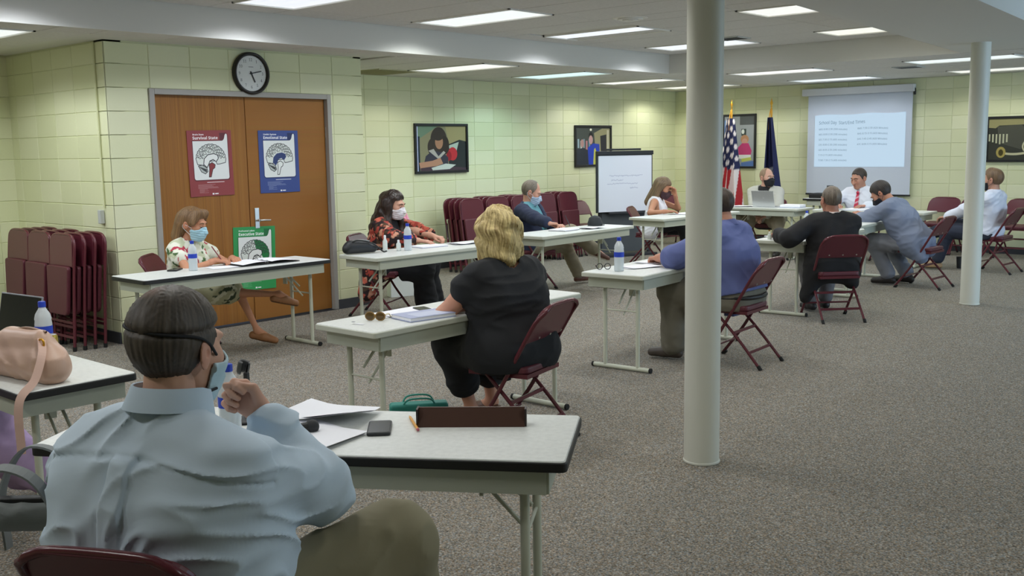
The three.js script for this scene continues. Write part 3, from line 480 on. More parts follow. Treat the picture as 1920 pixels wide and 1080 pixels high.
[['right hand', -8.68, 4], ['middle', -9.15, 4], ['left hand', -9.62, 4]].forEach(([n, x, k], j) => { for (let i = 0; i < k; i++) foldedChair(`${ord[i]} burgundy folded chair in the ${n} stack at the left wall`, x + i * 0.012, -3.86 - i * 0.085 - j * 0.015, 0, 0.06, 'folded chairs stacked in the left recess'); });
['first', 'second', 'third', 'fourth', 'fifth'].forEach((n, j) => { for (let i = 0; i < 4; i++) foldedChair(`${ord[i]} burgundy folded chair in the ${n} stack along the picture wall`, -9.45 - i * 0.1, -9.9 - j * 0.52, 90, 0.1, 'folded chairs stacked along the picture wall'); });
openChair('empty burgundy folding chair against back wall just right of the screen', -5.3, -15.5, 0, 'empty chairs along the back wall');
openChair('empty burgundy folding chair half hidden behind the far column', -4.83, -15.5, 0, 'empty chairs along the back wall');
openChair('empty burgundy folding chair behind the man in white shirt', -4.2, -15.45, -4, 'empty chairs along the back wall');
openChair('empty burgundy folding chair beside the flip chart', -9.65, -12.6, 80);
openChair('empty burgundy folding chair in the corner, nearer of the pair behind white top woman', -9.5, -14.6, 40);
openChair('empty burgundy folding chair in the corner, farther of the pair behind white top woman', -9.3, -15.28, 20);
// ---------------------------------------------------------------- implicit surfaces for figures and soft things
const smin = (a, b, k) => { const h = Math.max(k - Math.abs(a - b), 0) / k; return Math.min(a, b) - h * h * k * 0.25; };
class Field {
  constructor() { this.p = []; this.lo = [9, 9, 9]; this.hi = [-9, -9, -9]; }
  cap(a, ra, b, rb, k = 0.03) {
    a = a.isVector3 ? a : V(...a); b = b.isVector3 ? b : V(...b); const dx = b.x - a.x, dy = b.y - a.y, dz = b.z - a.z;
    this.p.push([a.x, a.y, a.z, dx, dy, dz, 1 / Math.max(dx * dx + dy * dy + dz * dz, 1e-9), ra, rb - ra, k]);
    const r = Math.max(ra, rb); for (const v of [a, b]) { const q = [v.x, v.y, v.z]; for (let i = 0; i < 3; i++) { this.lo[i] = Math.min(this.lo[i], q[i] - r); this.hi[i] = Math.max(this.hi[i], q[i] + r); } } return this;
  }
  d(x, y, z, off = 0) {
    let r = 1e3; const P = this.p;
    for (let i = 0; i < P.length; i++) { const q = P[i], X = x - q[0], Y = y - q[1], Z = z - q[2]; let t = (X * q[3] + Y * q[4] + Z * q[5]) * q[6]; t = t < 0 ? 0 : t > 1 ? 1 : t; const a = X - q[3] * t, b = Y - q[4] * t, c = Z - q[5] * t; const e = Math.sqrt(a * a + b * b + c * c) - q[7] - q[8] * t; r = i ? smin(r, e, q[9]) : e; }
    return r - off;
  }
}
function netMesh(f, lo, hi, cell, colour) {
  const n = [0, 1, 2].map(i => Math.ceil((hi[i] - lo[i]) / cell) + 2), [nx, ny, nz] = n, val = new Float32Array(nx * ny * nz).fill(1), BS = 5, lim = BS * cell * 0.95 + 0.02;
  const ox = lo[0] - cell * 0.5, oy = lo[1] - cell * 0.5, oz = lo[2] - cell * 0.5;
  for (let bz = 0; bz < nz; bz += BS) for (let by = 0; by < ny; by += BS) for (let bx = 0; bx < nx; bx += BS) {
    const c = f(ox + (bx + BS / 2) * cell, oy + (by + BS / 2) * cell, oz + (bz + BS / 2) * cell), far = Math.abs(c) > lim;
    for (let k = bz; k < Math.min(bz + BS, nz); k++) for (let j = by; j < Math.min(by + BS, ny); j++) for (let i = bx; i < Math.min(bx + BS, nx); i++) val[(k * ny + j) * nx + i] = far ? c : f(ox + i * cell, oy + j * cell, oz + k * cell);
  }
  const id = new Int32Array(nx * ny * nz).fill(-1), P = [], I = [], sx = 1, sy = nx, sz = nx * ny, E = [[0, 1], [0, 2], [0, 4], [1, 3], [1, 5], [2, 3], [2, 6], [3, 7], [4, 5], [4, 6], [5, 7], [6, 7]], off = [0, 1, sy, sy + 1, sz, sz + 1, sz + sy, sz + sy + 1];
  for (let k = 0; k < nz - 1; k++) for (let j = 0; j < ny - 1; j++) for (let i = 0; i < nx - 1; i++) {
    const b = (k * ny + j) * nx + i; let m = 0; for (let c = 0; c < 8; c++) if (val[b + off[c]] < 0) m |= 1 << c; if (m === 0 || m === 255) continue;
    let x = 0, y = 0, z = 0, w = 0; for (const [p, q] of E) { if (((m >> p) & 1) === ((m >> q) & 1)) continue; const a = val[b + off[p]], d = val[b + off[q]], t = a / (a - d); x += (p & 1) + ((q & 1) - (p & 1)) * t; y += ((p >> 1) & 1) + (((q >> 1) & 1) - ((p >> 1) & 1)) * t; z += (p >> 2) + ((q >> 2) - (p >> 2)) * t; w++; }
    id[b] = P.length / 3; P.push(ox + (i + x / w) * cell, oy + (j + y / w) * cell, oz + (k + z / w) * cell);
  }
  const quad = (a, b, c, d, flip) => { if (a < 0 || b < 0 || c < 0 || d < 0) return; flip ? I.push(a, c, b, a, d, c) : I.push(a, b, c, a, c, d); };
  for (let k = 1; k < nz - 1; k++) for (let j = 1; j < ny - 1; j++) for (let i = 1; i < nx - 1; i++) {
    const b = (k * ny + j) * nx + i, s = val[b] < 0;
    if (s !== val[b + sx] < 0) quad(id[b - sy - sz], id[b - sz], id[b], id[b - sy], !s);
    if (s !== val[b + sy] < 0) quad(id[b - sx - sz], id[b - sx], id[b], id[b - sz], !s);
    if (s !== val[b + sz] < 0) quad(id[b - sx - sy], id[b - sy], id[b], id[b - sx], !s);
  }
  const g = new THREE.BufferGeometry(); g.setAttribute('position', new THREE.Float32BufferAttribute(P, 3)); g.setIndex(I); g.computeVertexNormals();
  if (colour) { const C = new Float32Array(P.length), N = g.attributes.normal; for (let i = 0; i < P.length; i += 3) { const c = colour(P[i], P[i + 1], P[i + 2], N.array[i], N.array[i + 1], N.array[i + 2]); C[i] = c[0]; C[i + 1] = c[1]; C[i + 2] = c[2]; } g.setAttribute('color', new THREE.BufferAttribute(C, 3)); }
  return g;
}
const grow = (F, m) => [F.lo.map(v => v - m), F.hi.map(v => v + m)];
const lin = hex => { const c = S(hex); return [c.r, c.g, c.b]; };
const mixc = (a, b, t) => [a[0] + (b[0] - a[0]) * t, a[1] + (b[1] - a[1]) * t, a[2] + (b[2] - a[2]) * t];
const vcMat = (rough, o = {}) => new THREE.MeshStandardMaterial({ vertexColors: true, roughness: rough, ...o });
const join = list => { for (const g of list) for (const k of Object.keys(g.attributes)) if (!['position', 'normal', 'color'].includes(k)) g.deleteAttribute(k); return mergeGeometries(list, false); };
function folds(x, y, z, amp, f = 1, seedv = 0) { const w = noise(x * 3 * f, y * 3 * f + seedv, z * 3 * f); const a = noise(x * 6 * f + w * 1.5, y * 13 * f + x * 5 * f + w * 2 + seedv, z * 6 * f), b = noise(x * 14 * f + seedv, y * 22 * f - z * 9 * f, z * 14 * f); const r = 1 - Math.abs(a); return amp * (r * r * r - 0.45 + 0.25 * b); }

// limb solver: middle joint between two ends, bending towards a hint
function bend(a, b, l1, l2, hint) {
  const d = b.clone().sub(a); let L = d.length(); const mx = (l1 + l2) * 0.999; if (L > mx) { d.multiplyScalar(mx / L); b.copy(a).add(d); L = mx; } const u = d.clone().normalize();
  const t = (l1 * l1 - l2 * l2 + L * L) / (2 * L), h = Math.sqrt(Math.max(l1 * l1 - t * t, 0)); const n = hint.clone().addScaledVector(u, -hint.dot(u)).normalize();
  return a.clone().addScaledVector(u, t).addScaledVector(n, h);
}
function handPrims(F, W, D, N, right, curl, s, fan = 1) {
  D = D.clone().normalize(); N = N.clone().addScaledVector(D, -N.dot(D)).normalize(); const T = right ? D.clone().cross(N) : N.clone().cross(D);
  const at = (d, t, n) => W.clone().addScaledVector(D, d * s).addScaledVector(T, t * s).addScaledVector(N, n * s);
  const len = [0.073, 0.082, 0.076, 0.06];
  for (let i = 0; i < 4; i++) {
    const t = 0.031 - 0.0205 * i, K = at(0.088 - 0.005 * Math.abs(i - 1), t, 0); F.cap(at(0.0, t * 0.55, 0), 0.014 * s, K, 0.0125 * s, 0.012 * s);
    let p = K, ang = 0; const c = Array.isArray(curl) ? curl[i] : curl, side = (t - 0.0) * 2.2 * fan;
    [0.46, 0.3, 0.24].forEach((q, j) => { ang += c * [0.9, 1.1, 0.7][j]; const dir = D.clone().multiplyScalar(Math.cos(ang)).addScaledVector(N, Math.sin(ang)).addScaledVector(T, side * 0.25 * Math.cos(ang)).normalize(); const e = p.clone().addScaledVector(dir, len[i] * q * s * 1.05); F.cap(p, (0.0102 - j * 0.0008) * s, e, (0.0094 - j * 0.0009) * s, 0.004); p = e; });
  }
  const c0 = Array.isArray(curl) ? curl[4] : curl * 0.6; let p = at(0.022, 0.024, 0.006); const q = at(0.052, 0.048, 0.014 + 0.01 * c0); F.cap(p, 0.0155 * s, q, 0.0125 * s, 0.012);
  const r = q.clone().addScaledVector(D, 0.03 * s).addScaledVector(T, (0.012 - 0.03 * c0) * s).addScaledVector(N, 0.014 * c0 * s); F.cap(q, 0.0118 * s, r, 0.0105 * s, 0.004); F.cap(r, 0.0105 * s, r.clone().addScaledVector(D, 0.024 * s).addScaledVector(T, (0.002 - 0.022 * c0) * s).addScaledVector(N, 0.01 * c0 * s), 0.0085 * s, 0.004);
}
const ellD = (x, y, z, cx, cy, cz, a, b, c) => { const X = (x - cx) / a, Y = (y - cy) / b, Z = (z - cz) / c; const k = Math.sqrt(X * X + Y * Y + Z * Z); return (k - 1) * Math.min(a, b, c) * (k < 0.3 ? 1 : 1); };
function headD(x, y, z, fem) {
  const ax = Math.abs(x);
  let d = ellD(x, y, z, 0, 0.034, -0.018, 0.077, 0.092, 0.098);
  d = smin(d, ellD(x, y, z, 0, -0.045, 0.028, 0.061 - fem * 0.004, 0.08, 0.066), 0.04);
  d = smin(d, ellD(x, y, z, 0, -0.098, 0.062, 0.03, 0.022, 0.026), 0.03);
  d = smin(d, ellD(ax, y, z, 0.042, -0.022, 0.062, 0.022, 0.026, 0.024), 0.03);
  d = smin(d, ellD(ax, y, z, 0.026, 0.03, 0.083, 0.026, 0.01, 0.014), 0.02);
  d = Math.max(d, -(Math.hypot(ax - 0.032, y - 0.006, z - 0.106) - 0.02) + 0); 
  // nose
  const t = Math.max(0, Math.min(1, (0.016 - y) / 0.052)), nx = x, nz = z - (0.09 + 0.026 * t), nr = 0.0075 + 0.0065 * t * t; d = smin(d, Math.hypot(nx, nz, y > 0.016 ? y - 0.016 : y < -0.036 ? y + 0.036 : 0) - nr, 0.012);
  d = smin(d, Math.hypot(ax - 0.012, y + 0.034, z - 0.104) - 0.0085, 0.008);
  // mouth
  d = smin(d, ellD(x, y, z, 0, -0.062, 0.09, 0.024, 0.007, 0.01), 0.006); d = smin(d, ellD(x, y, z, 0, -0.074, 0.088, 0.021, 0.007, 0.01), 0.006);
  // ears
  const e = Math.hypot((ax - 0.081 - 0.25 * Math.max(0, -z - 0.0)) / 0.3, (y + 0.004) * 0.62, (z + 0.012)); const ear = Math.max((e - 0.0215) * 0.35, -(Math.hypot(ax - 0.092, y + 0.002, z + 0.006) - 0.011)); d = smin(d, ear, 0.006);
  return d;
}
const people = [];
function person(c) {
  const s = c.s || 1, hs = (c.hs || 1.06), o = thing('person', c.label, 'person', [c.at[0], 0, c.at[1]], c.face * DEG);
  const inv = (w) => { const v = V(w[0] - c.at[0], w[1], w[2] - c.at[1]); return v.applyAxisAngle(V(0, 1, 0), -c.face * DEG); };
  const tgt = (h) => h.w ? inv(h.w) : V(...h.l);
  const B = { sh: 0.185, chest: 1, waist: 1, hip: 1, arm: 1, leg: 1, belly: 0, ...c.build };
  const P0 = V(0, (c.seat || 0.44) + 0.085 * s, c.back || 0);
  const q = new THREE.Quaternion().setFromEuler(new THREE.Euler((c.lean || 0) * DEG, (c.twist || 0) * DEG, (c.side || 0) * DEG, 'YXZ'));
  const L = V(1, 0, 0).applyQuaternion(q), U = V(0, 1, 0).applyQuaternion(q), Fw = V(0, 0, 1).applyQuaternion(q);
  const T = (x, y, z) => P0.clone().addScaledVector(L, x * s).addScaledVector(U, y * s).addScaledVector(Fw, z * s);
  const spine = c.spine || 0.47, N = T(0, spine, 0), sd = c.shDrop || 0.055, Sl = T(B.sh, spine - sd, 0), Sr = T(-B.sh, spine - sd, 0);
  const hq = new THREE.Quaternion().setFromEuler(new THREE.Euler((c.hp || 0) * DEG, (c.hy || 0) * DEG, (c.hr || 0) * DEG, 'YXZ'));
  const nk = U.clone().multiplyScalar(0.6).addScaledVector(V(0, 1, 0).applyQuaternion(hq), 0.4).normalize();
  const HC0 = N.clone().addScaledVector(nk, 0.13 * s * hs).addScaledVector(V(0, 0.02, 0.028).applyQuaternion(hq), s * hs);
  const hm = new THREE.Matrix4().compose(HC0, hq, V(s * hs, s * hs, s * hs));
  // limbs
  const arms = {}, la = 0.285 * s * (B.al || 1), lf = 0.25 * s * (B.al || 1);
  for (const [k, Sx, sg] of [['L', Sl, 1], ['R', Sr, -1]]) {
    const h = c['hand' + k]; const W = tgt(h); const hint = h.e ? V(...h.e) : V(sg * 0.8, -1, -0.3); const E = bend(Sx, W, la, lf, hint);
    const D = h.dw ? V(...h.dw).applyAxisAngle(V(0, 1, 0), -c.face * DEG) : h.d ? V(...h.d) : W.clone().sub(E); const Np = h.nw ? V(...h.nw).applyAxisAngle(V(0, 1, 0), -c.face * DEG) : h.n ? V(...h.n) : V(0, -1, 0); arms[k] = { S: Sx, E, W, D, N: Np, curl: h.curl === undefined ? 0.45 : h.curl };
  }
  const legs = {}, lt = 0.41 * s * (c.legLen || 1), ls = 0.41 * s * (c.legLen || 1);
  for (const [k, sg] of [['L', 1], ['R', -1]]) {
    const f = c['foot' + k] || { l: [sg * 0.1, 0.085, 0.42] }; const Hp = P0.clone().add(V(sg * 0.09 * s * B.hip, -0.01, 0.02)), A = tgt(f); const K = bend(Hp, A, lt, ls, f.k ? V(...f.k) : V(sg * 0.15, 1, 0.6)); const d = f.dw ? V(...f.dw).applyAxisAngle(V(0, 1, 0), -c.face * DEG).normalize() : f.d ? V(...f.d).normalize() : V(sg * 0.12, -0.02, 1).normalize(); legs[k] = { H: Hp, K, A, D: d };
  }
  // ---- torso primitives (shared by body and clothes)
  const torso = (F, e) => {
    F.cap(T(0.08 * B.hip, 0.0, 0), (0.118 * B.hip) * s + e, T(-0.08 * B.hip, 0.0, 0), (0.118 * B.hip) * s + e, 0.08);
    F.cap(T(0.06 * B.waist, 0.15, 0.01 + B.belly), (0.112 * B.waist) * s + e, T(-0.06 * B.waist, 0.15, 0.01 + B.belly), (0.112 * B.waist) * s + e, 0.1);
    F.cap(T(0.085 * B.chest, 0.3, 0.005), (0.106 * B.chest) * s + e, T(-0.085 * B.chest, 0.3, 0.005), (0.106 * B.chest) * s + e, 0.1);
    F.cap(Sl.clone().lerp(Sr, 0.1), 0.058 * s * B.arm + e, Sl.clone().lerp(Sr, 0.9), 0.058 * s * B.arm + e, 0.07);
    F.cap(N.clone().addScaledVector(U, 0.01), 0.052 * s + e * 0.6, T(0.1, spine - 0.04, -0.01), 0.05 * s + e, 0.05); F.cap(N.clone().addScaledVector(U, 0.01), 0.052 * s + e * 0.6, T(-0.1, spine - 0.04, -0.01), 0.05 * s + e, 0.05);
    if (c.fem) for (const x of [-0.075, 0.075]) F.cap(T(x, 0.29, 0.085), 0.06 * s * (c.bust || 1) + e, T(x, 0.28, 0.09), 0.06 * s * (c.bust || 1) + e, 0.06);
  };
  const arm = (F, k, e, upto = 1, loose = 0) => { const a = arms[k], r = B.arm; F.cap(a.S, (0.05 * r) * s + e, a.E.clone().lerp(a.S, upto < 0.5 ? 1 - upto * 2 : 0), (0.042 * r) * s + e + loose, 0.04); if (upto > 0.5) { const t = (upto - 0.5) * 2; F.cap(a.E, 0.042 * r * s + e, a.E.clone().lerp(a.W, t), (0.042 - 0.015 * t) * r * s + e + loose, 0.03); } };
  const leg = (F, k, e, upto = 1, loose = 0, kk = 0.05) => { const a = legs[k], r = B.leg; F.cap(a.H, 0.088 * r * s + e, a.K.clone().lerp(a.H, upto < 0.5 ? 1 - upto * 2 : 0), 0.06 * r * s + e + loose, kk); if (upto > 0.5) { const t = (upto - 0.5) * 2, m = a.K.clone().lerp(a.A, t); F.cap(a.K, 0.058 * r * s + e, m, (0.057 - 0.02 * t) * r * s + e + loose, kk); } };
  const sy = (c.seat || 0.44) + 0.012, seatCut = (d, y, z) => z < 0.24 && y < sy + 0.03 && y > sy - 0.2 ? Math.max(d, Math.min(sy - y, 0.2 - z, y - sy + 0.18)) : d;
  const skin = lin(c.skin || '#c99a80'), lip = lin(c.lip || '#a8625a');
  // ---- skin: one surface
  const body = new Field(); torso(body, -0.012); for (const k of ['L', 'R']) { arm(body, k, -0.004); leg(body, k, -0.01, 1, 0, 0.03); const a = legs[k]; body.cap(a.A, 0.036 * s, a.A.clone().addScaledVector(a.D, 0.13 * s).add(V(0, -0.045 * s, 0)), 0.024 * s, 0.03); }
  body.cap(N, 0.054 * s * (c.fem ? 0.9 : 1.06), HC0.clone().addScaledVector(V(0, -0.04, -0.02).applyQuaternion(hq), s * hs), 0.053 * s * (c.fem ? 0.86 : 1.08), 0.03);
  const [bl, bh] = grow(body, 0.02), parts = [netMesh((x, y, z) => seatCut(body.d(x, y, z), y, z), bl, bh, 0.014, () => skin)];
  for (const k of ['L', 'R']) { const h = new Field(), a = arms[k]; h.cap(a.E.clone().lerp(a.W, 0.8), 0.031 * s * Math.min(B.arm, 1.15), a.W, 0.026 * s * Math.min(B.arm, 1.12), 0.02); handPrims(h, a.W, a.D, a.N, k === 'R', a.curl, s * (c.hand || 1)); const [l, u] = grow(h, 0.012); parts.push(netMesh((x, y, z) => h.d(x, y, z), l, u, c.fine ? 0.0036 : 0.0046, () => mixc(skin, lin('#b06a58'), 0.12))); }
  const hg = netMesh((x, y, z) => headD(x, y, z, c.fem ? 1 : 0), [-0.11, -0.14, -0.135], [0.11, 0.145, 0.14], c.fine ? 0.0034 : 0.0045, (x, y, z) => { const m = Math.exp(-((x / 0.022) ** 2 + ((y + 0.067) / 0.009) ** 2)) * (z > 0.07 ? 1 : 0), ch = 0.25 * Math.exp(-(((Math.abs(x) - 0.045) / 0.02) ** 2 + ((y + 0.025) / 0.025) ** 2)); let cc = mixc(skin, lip, Math.min(1, m)); return mixc(cc, lin('#b8604f'), Math.max(ch, Math.abs(x) > 0.082 ? 0.25 : 0)); });
  hg.applyMatrix4(hm); parts.push(hg);
  mesh('body', join(parts), vcMat(0.55), o);
  // eyes and brows
  if (!c.noface) for (const sg of [-1, 1]) { const e = new THREE.SphereGeometry(0.0118, 14, 10); e.translate(sg * 0.032, 0.005, 0.0815); e.applyMatrix4(hm); const em = mesh('eye', e, mat('#e4e0da', 0.3), o); const ir = new THREE.SphereGeometry(0.0058, 10, 8); ir.translate(sg * 0.032, c.lookdown ? 0.0 : 0.004, 0.0893); ir.applyMatrix4(hm); mesh('iris', ir, mat('#2e241c', 0.2), em); if (c.lookdown) { const ld = new THREE.SphereGeometry(0.0128, 14, 8, 0, 7, 0, 1.45); ld.rotateX(0.45); mesh('eyelash', tube([[sg * 0.021, 0.0025, 0.092], [sg * 0.032, 0.0, 0.096], [sg * 0.043, 0.0025, 0.088]], 0.0018, 8, 5).applyMatrix4(hm), mat('#2a1f1a', 0.8), em); ld.translate(sg * 0.032, 0.005, 0.081); ld.applyMatrix4(hm); mesh('eyelid', ld, mat(c.skin || '#c99a80', 0.6), o); } mesh('eyebrow', tube([[sg * 0.015, 0.029, 0.1005], [sg * 0.034, 0.034, 0.097], [sg * 0.053, 0.027, 0.083]], 0.0042, 8, 6).applyMatrix4(hm), mat(c.brow || '#4a3a2e', 0.8), o); }
  const api = { o, c, s, hs, T, N, U, L, Fw, hm, arms, legs, torso, arm, leg, HC0, hq, B, P0, spine };
  // ---- garments
  for (const g of c.wear || []) {
    const F = new Field(), e = g.e === undefined ? 0.012 : g.e; if (g.torso !== false) torso(F, e); if (g.sleeve) for (const k of ['L', 'R']) arm(F, k, e, g.sleeve, g.loose || 0); if (g.legs) for (const k of ['L', 'R']) leg(F, k, e, g.legs, g.loose || 0, g.lk || 0.04); if (g.extra) g.extra(F, api);
    const m3 = new THREE.Matrix4().makeBasis(L, U, Fw).setPosition(P0).invert(), v = V(0, 0, 0), amp = g.folds === undefined ? 0.006 : g.folds; const nk0 = N.clone().addScaledVector(U, g.neckUp === undefined ? 0.05 : g.neckUp), nk1 = nk0.clone().addScaledVector(U, 0.3); const cutN = new Field().cap(nk0, g.neckR || 0.062 * s, nk1, g.neckR ? g.neckR * 1.5 : 0.1, 0.01);
    const f = (x, y, z) => {
      let d = F.d(x, y, z); if (Math.abs(d) > 0.06) return d; v.set(x, y, z).applyMatrix4(m3); const lx = v.x / s, ly = v.y / s, lz = v.z / s;
      if (amp) d -= folds(x, y, z, amp, g.ff || 1, c.at[0] * 7); if (g.relief) d -= g.relief(lx, ly, lz);
      if (g.torso !== false || g.cutNeck) d = Math.max(d, -cutN.d(x, y, z)); if (g.hem !== undefined) d = Math.max(d, g.hem - (g.hemW ? y : ly)); if (g.top !== undefined) d = Math.max(d, ly - g.top);
      if (g.vee) { const w = g.vee.w * Math.max(0, (ly - g.vee.y) / (spine - g.vee.y)); d = Math.max(d, -Math.max(Math.abs(lx) - w, -lz, g.vee.y - ly)); }
      if (g.cut) d = Math.max(d, -g.cut(lx, ly, lz)); if (g.floor !== undefined) d = Math.max(d, g.floor - y); return g.legs || g.onSeat ? seatCut(d, y, z) : d;
    };
    const [l, u] = grow(F, 0.03); const base = lin(g.col);
    const tmp = V(0, 0, 0); const col = g.paint ? (x, y, z, nx, ny, nz) => { tmp.set(x, y, z).applyMatrix4(m3); return g.paint(tmp.x / s, tmp.y / s, tmp.z / s, x, y, z); } : () => base;
    mesh(g.name, netMesh(f, l, u, g.cell || 0.0105, col), vcMat(g.rough || 0.85), o);
  }
  // ---- collar
  if (c.collar) { const cl = c.collar, R = cl.r || 0.064 * s, pts = []; const pos = [], idx = []; const n = 36; const ctr = N.clone().addScaledVector(U, cl.up === undefined ? 0.005 : cl.up); for (let i = 0; i <= n; i++) { const a = -Math.PI * (cl.open || 0.93) + 2 * Math.PI * (cl.open || 0.93) * i / n, bx = Math.sin(a), bz = -Math.cos(a); for (const [k, [rr0, yy]] of [[R * 1.0, 0], [R * 1.0, cl.h || 0.04], [R * 1.06 + 0.004, (cl.h || 0.04) + 0.002], [R * 1.2 + 0.008, -0.004 - 0.014 * Math.max(0, bz)]].entries()) { const w = ctr.clone().addScaledVector(L, bx * rr0).addScaledVector(Fw, bz * rr0 * 1.05 + 0.006 + yy * 0.12).addScaledVector(U, yy - 0.022 * Math.max(0, bz)); pos.push(w.x, w.y, w.z); if (i < n && k < 3) { const A = i * 4 + k, Bq = A + 1, C = A + 4, D = A + 5; idx.push(A, C, Bq, Bq, C, D); } } } const g = new THREE.BufferGeometry(); g.setAttribute('position', new THREE.Float32BufferAttribute(pos, 3)); g.setIndex(idx); g.computeVertexNormals(); mesh('collar', g, mat(cl.col, 0.85, { side: THREE.DoubleSide }), o); }
  // ---- shoes
  if (c.shoes) for (const k of ['L', 'R']) { const a = legs[k], F = new Field(), d = a.D.clone(), dn = V(0, -0.055 * s, 0), up = V(0, 1, 0); const nrm = up.clone().addScaledVector(d, -d.y).normalize(); const heel = a.A.clone().addScaledVector(nrm, -0.045 * s).addScaledVector(d, -0.035 * s); F.cap(heel, 0.037 * s, heel.clone().addScaledVector(d, 0.1 * s), 0.038 * s, 0.03); F.cap(heel.clone().addScaledVector(d, 0.1 * s).addScaledVector(nrm, 0.004), 0.042 * s, heel.clone().addScaledVector(d, 0.2 * s).addScaledVector(nrm, -0.008), 0.034 * s, 0.03); if (c.shoes.ankle !== false) F.cap(a.A.clone().addScaledVector(nrm, -0.03 * s), 0.038 * s, a.A.clone().addScaledVector(nrm, 0.012), 0.041 * s, 0.03); const [l, u] = grow(F, 0.01); const sole = lin(c.shoes.sole || c.shoes.col), up0 = lin(c.shoes.col); const bx = (x, y, z) => (x - heel.x) * nrm.x + (y - heel.y) * nrm.y + (z - heel.z) * nrm.z; mesh('shoe', netMesh((x, y, z) => Math.max(F.d(x, y, z), -bx(x, y, z) - 0.034 * s), l, u, 0.007, (x, y, z) => bx(x, y, z) < -0.02 * s ? sole : up0), vcMat(0.5), o); }
  // ---- hair
  if (c.hair) {
    const h = c.hair, F = new Field(); if (h.locks) for (const q2 of h.locks) F.cap(q2[0], q2[1], q2[2], q2[3], q2[4] || 0.03); const len = h.t || 0.008, base = lin(h.col), base2 = lin(h.col2 || h.col), lo = [-0.13, h.lo || -0.12, -0.16], hi = [0.13, 0.17, 0.14]; if (h.locks) for (let i = 0; i < 3; i++) { lo[i] = Math.min(lo[i], F.lo[i] - 0.02); hi[i] = Math.max(hi[i], F.hi[i] + 0.02); }
    const fr = h.fr === undefined ? 0.052 : h.fr, nape = h.nape === undefined ? -0.075 : h.nape;
    const strand = (x, y, z) => { const a = Math.atan2(x, z + 0.02), w = h.wave ? h.wave * Math.sin(y * 55 + a * 3 + 3 * noise(x * 14, y * 9, z * 14)) : 0; return (h.sa || 0.0016) * (noise(a * 26 + w * 60, y * 9 + w * 30, Math.hypot(x, z) * 18) + 0.5 * noise(a * 55, y * 16, z * 20)) + w * 0.35; };
    const f = (x, y, z) => {
      let d = ellD(x, y, z, 0, 0.034, -0.018, 0.077 + len, 0.092 + len * 1.15 + (h.topUp || 0) * Math.max(0, z + 0.03) * 6, 0.098 + len);
      // hairline: leave the face free
      const line = fr - 0.0 * y, side = h.sideburn === undefined ? -0.02 : h.sideburn; const face = y > 0.062 ? z - (fr + 0.045 * Math.max(0, 1 - Math.abs(x) / 0.06) * (h.recede ? -0.9 : 0.35)) : z - Math.min(fr * 0.35 + Math.max(0, y + 0.01) * 0.35, fr); d = Math.max(d, face);
      d = Math.max(d, nape - y + (z > -0.03 ? (z + 0.03) * 1.1 : 0) + (z > -0.045 && Math.abs(x) > 0.05 && !h.coverEars ? Math.max(0, 0.04 - Math.abs(z + 0.012)) * 1.4 * (y < 0.02 ? 1 : 0) : 0));
      if (F.p.length) d = smin(d, F.d(x, y, z), 0.035); if (Math.abs(d) < 0.03) { d -= strand(x, y, z); if (h.relief) d -= h.relief(x, y, z); } return d;
    };
    const g = netMesh(f, lo, hi, h.cell || 0.0052, (x, y, z) => { const a = Math.atan2(x, z + 0.02); const k = 0.5 + 0.9 * noise(a * 22 + (h.wave ? Math.sin(y * 50) * 0.8 : 0), y * 7, Math.hypot(x, z) * 14); let cc = mixc(base, base2, Math.max(0, Math.min(1, k))); return h.tint ? h.tint(cc, x, y, z) : cc; });
    g.applyMatrix4(hm); mesh('hair', g, vcMat(h.rough || 0.55), o);
  }
  // ---- mask
  if (c.mask) {
    const m = c.mask, top = m.top === undefined ? -0.004 : m.top, yb = m.bot || -0.118; const f = (x, y, z) => { const h0 = Math.min(headD(x, y, z, 0), ellD(x, y, z, 0, -0.055, 0.06, 0.052, 0.062, 0.055)); let d = Math.abs(h0 - 0.006) - 0.0032 + 0.0012 * Math.sin(y * 330) * (m.pleat ? 1 : 0); const tt = top + 0.012 * Math.max(0, 1 - Math.abs(x) / 0.03) - 0.02 * Math.max(0, Math.abs(x) - 0.04) / 0.03; d = Math.max(d, y - tt, yb - y, 0.026 + Math.max(0, Math.abs(y + 0.06) - 0.02) * 0.25 - z); return d; };
    const g = netMesh(f, [-0.1, -0.135, 0.0], [0.1, 0.03, 0.15], 0.0036, () => lin(m.col)); g.applyMatrix4(hm); const mo = mesh('face_mask', g, vcMat(0.8), o);
    if (m.loops !== false) for (const sg of [-1, 1]) mesh('ear_loop', tube([[sg * 0.07, -0.02, 0.035], [sg * 0.084, -0.006, 0.0], [sg * 0.09, -0.002, -0.03], [sg * 0.085, -0.03, -0.03], [sg * 0.07, -0.075, 0.035]], 0.0018, 20, 5).applyMatrix4(hm), mat(m.strap || m.col, 0.8), mo);
    if (m.ties) for (const t of m.ties) mesh('mask_strap', tube(t.map(p => p), 0.0032, 40, 6).applyMatrix4(hm), mat(m.strap || '#1d1f2a', 0.7), mo);
  }
  if (c.extra) c.extra(api);
  people.push(o); return o;
}
// ---------------------------------------------------------------- the people
const floral = (bg, cols, sc, th) => (lx, ly, lz, x, y, z) => { for (let i = 0; i < cols.length; i++) { const n = noise(x * sc + i * 9.1, y * sc + i * 4.3, z * sc - i * 6.7) + 0.4 * noise(x * sc * 2.3, y * sc * 2.3 + i, z * sc * 2.3); if (n > th[i]) return lin(cols[i]); } return lin(bg); };
const short = (col, col2, o = {}) => ({ col, col2, t: 0.008, ...o });
const flat = [0.18, 0.16, 0.16, 0.2, 0.3];
const penHand = [0.75, 0.8, 0.85, 0.9, 0.7];
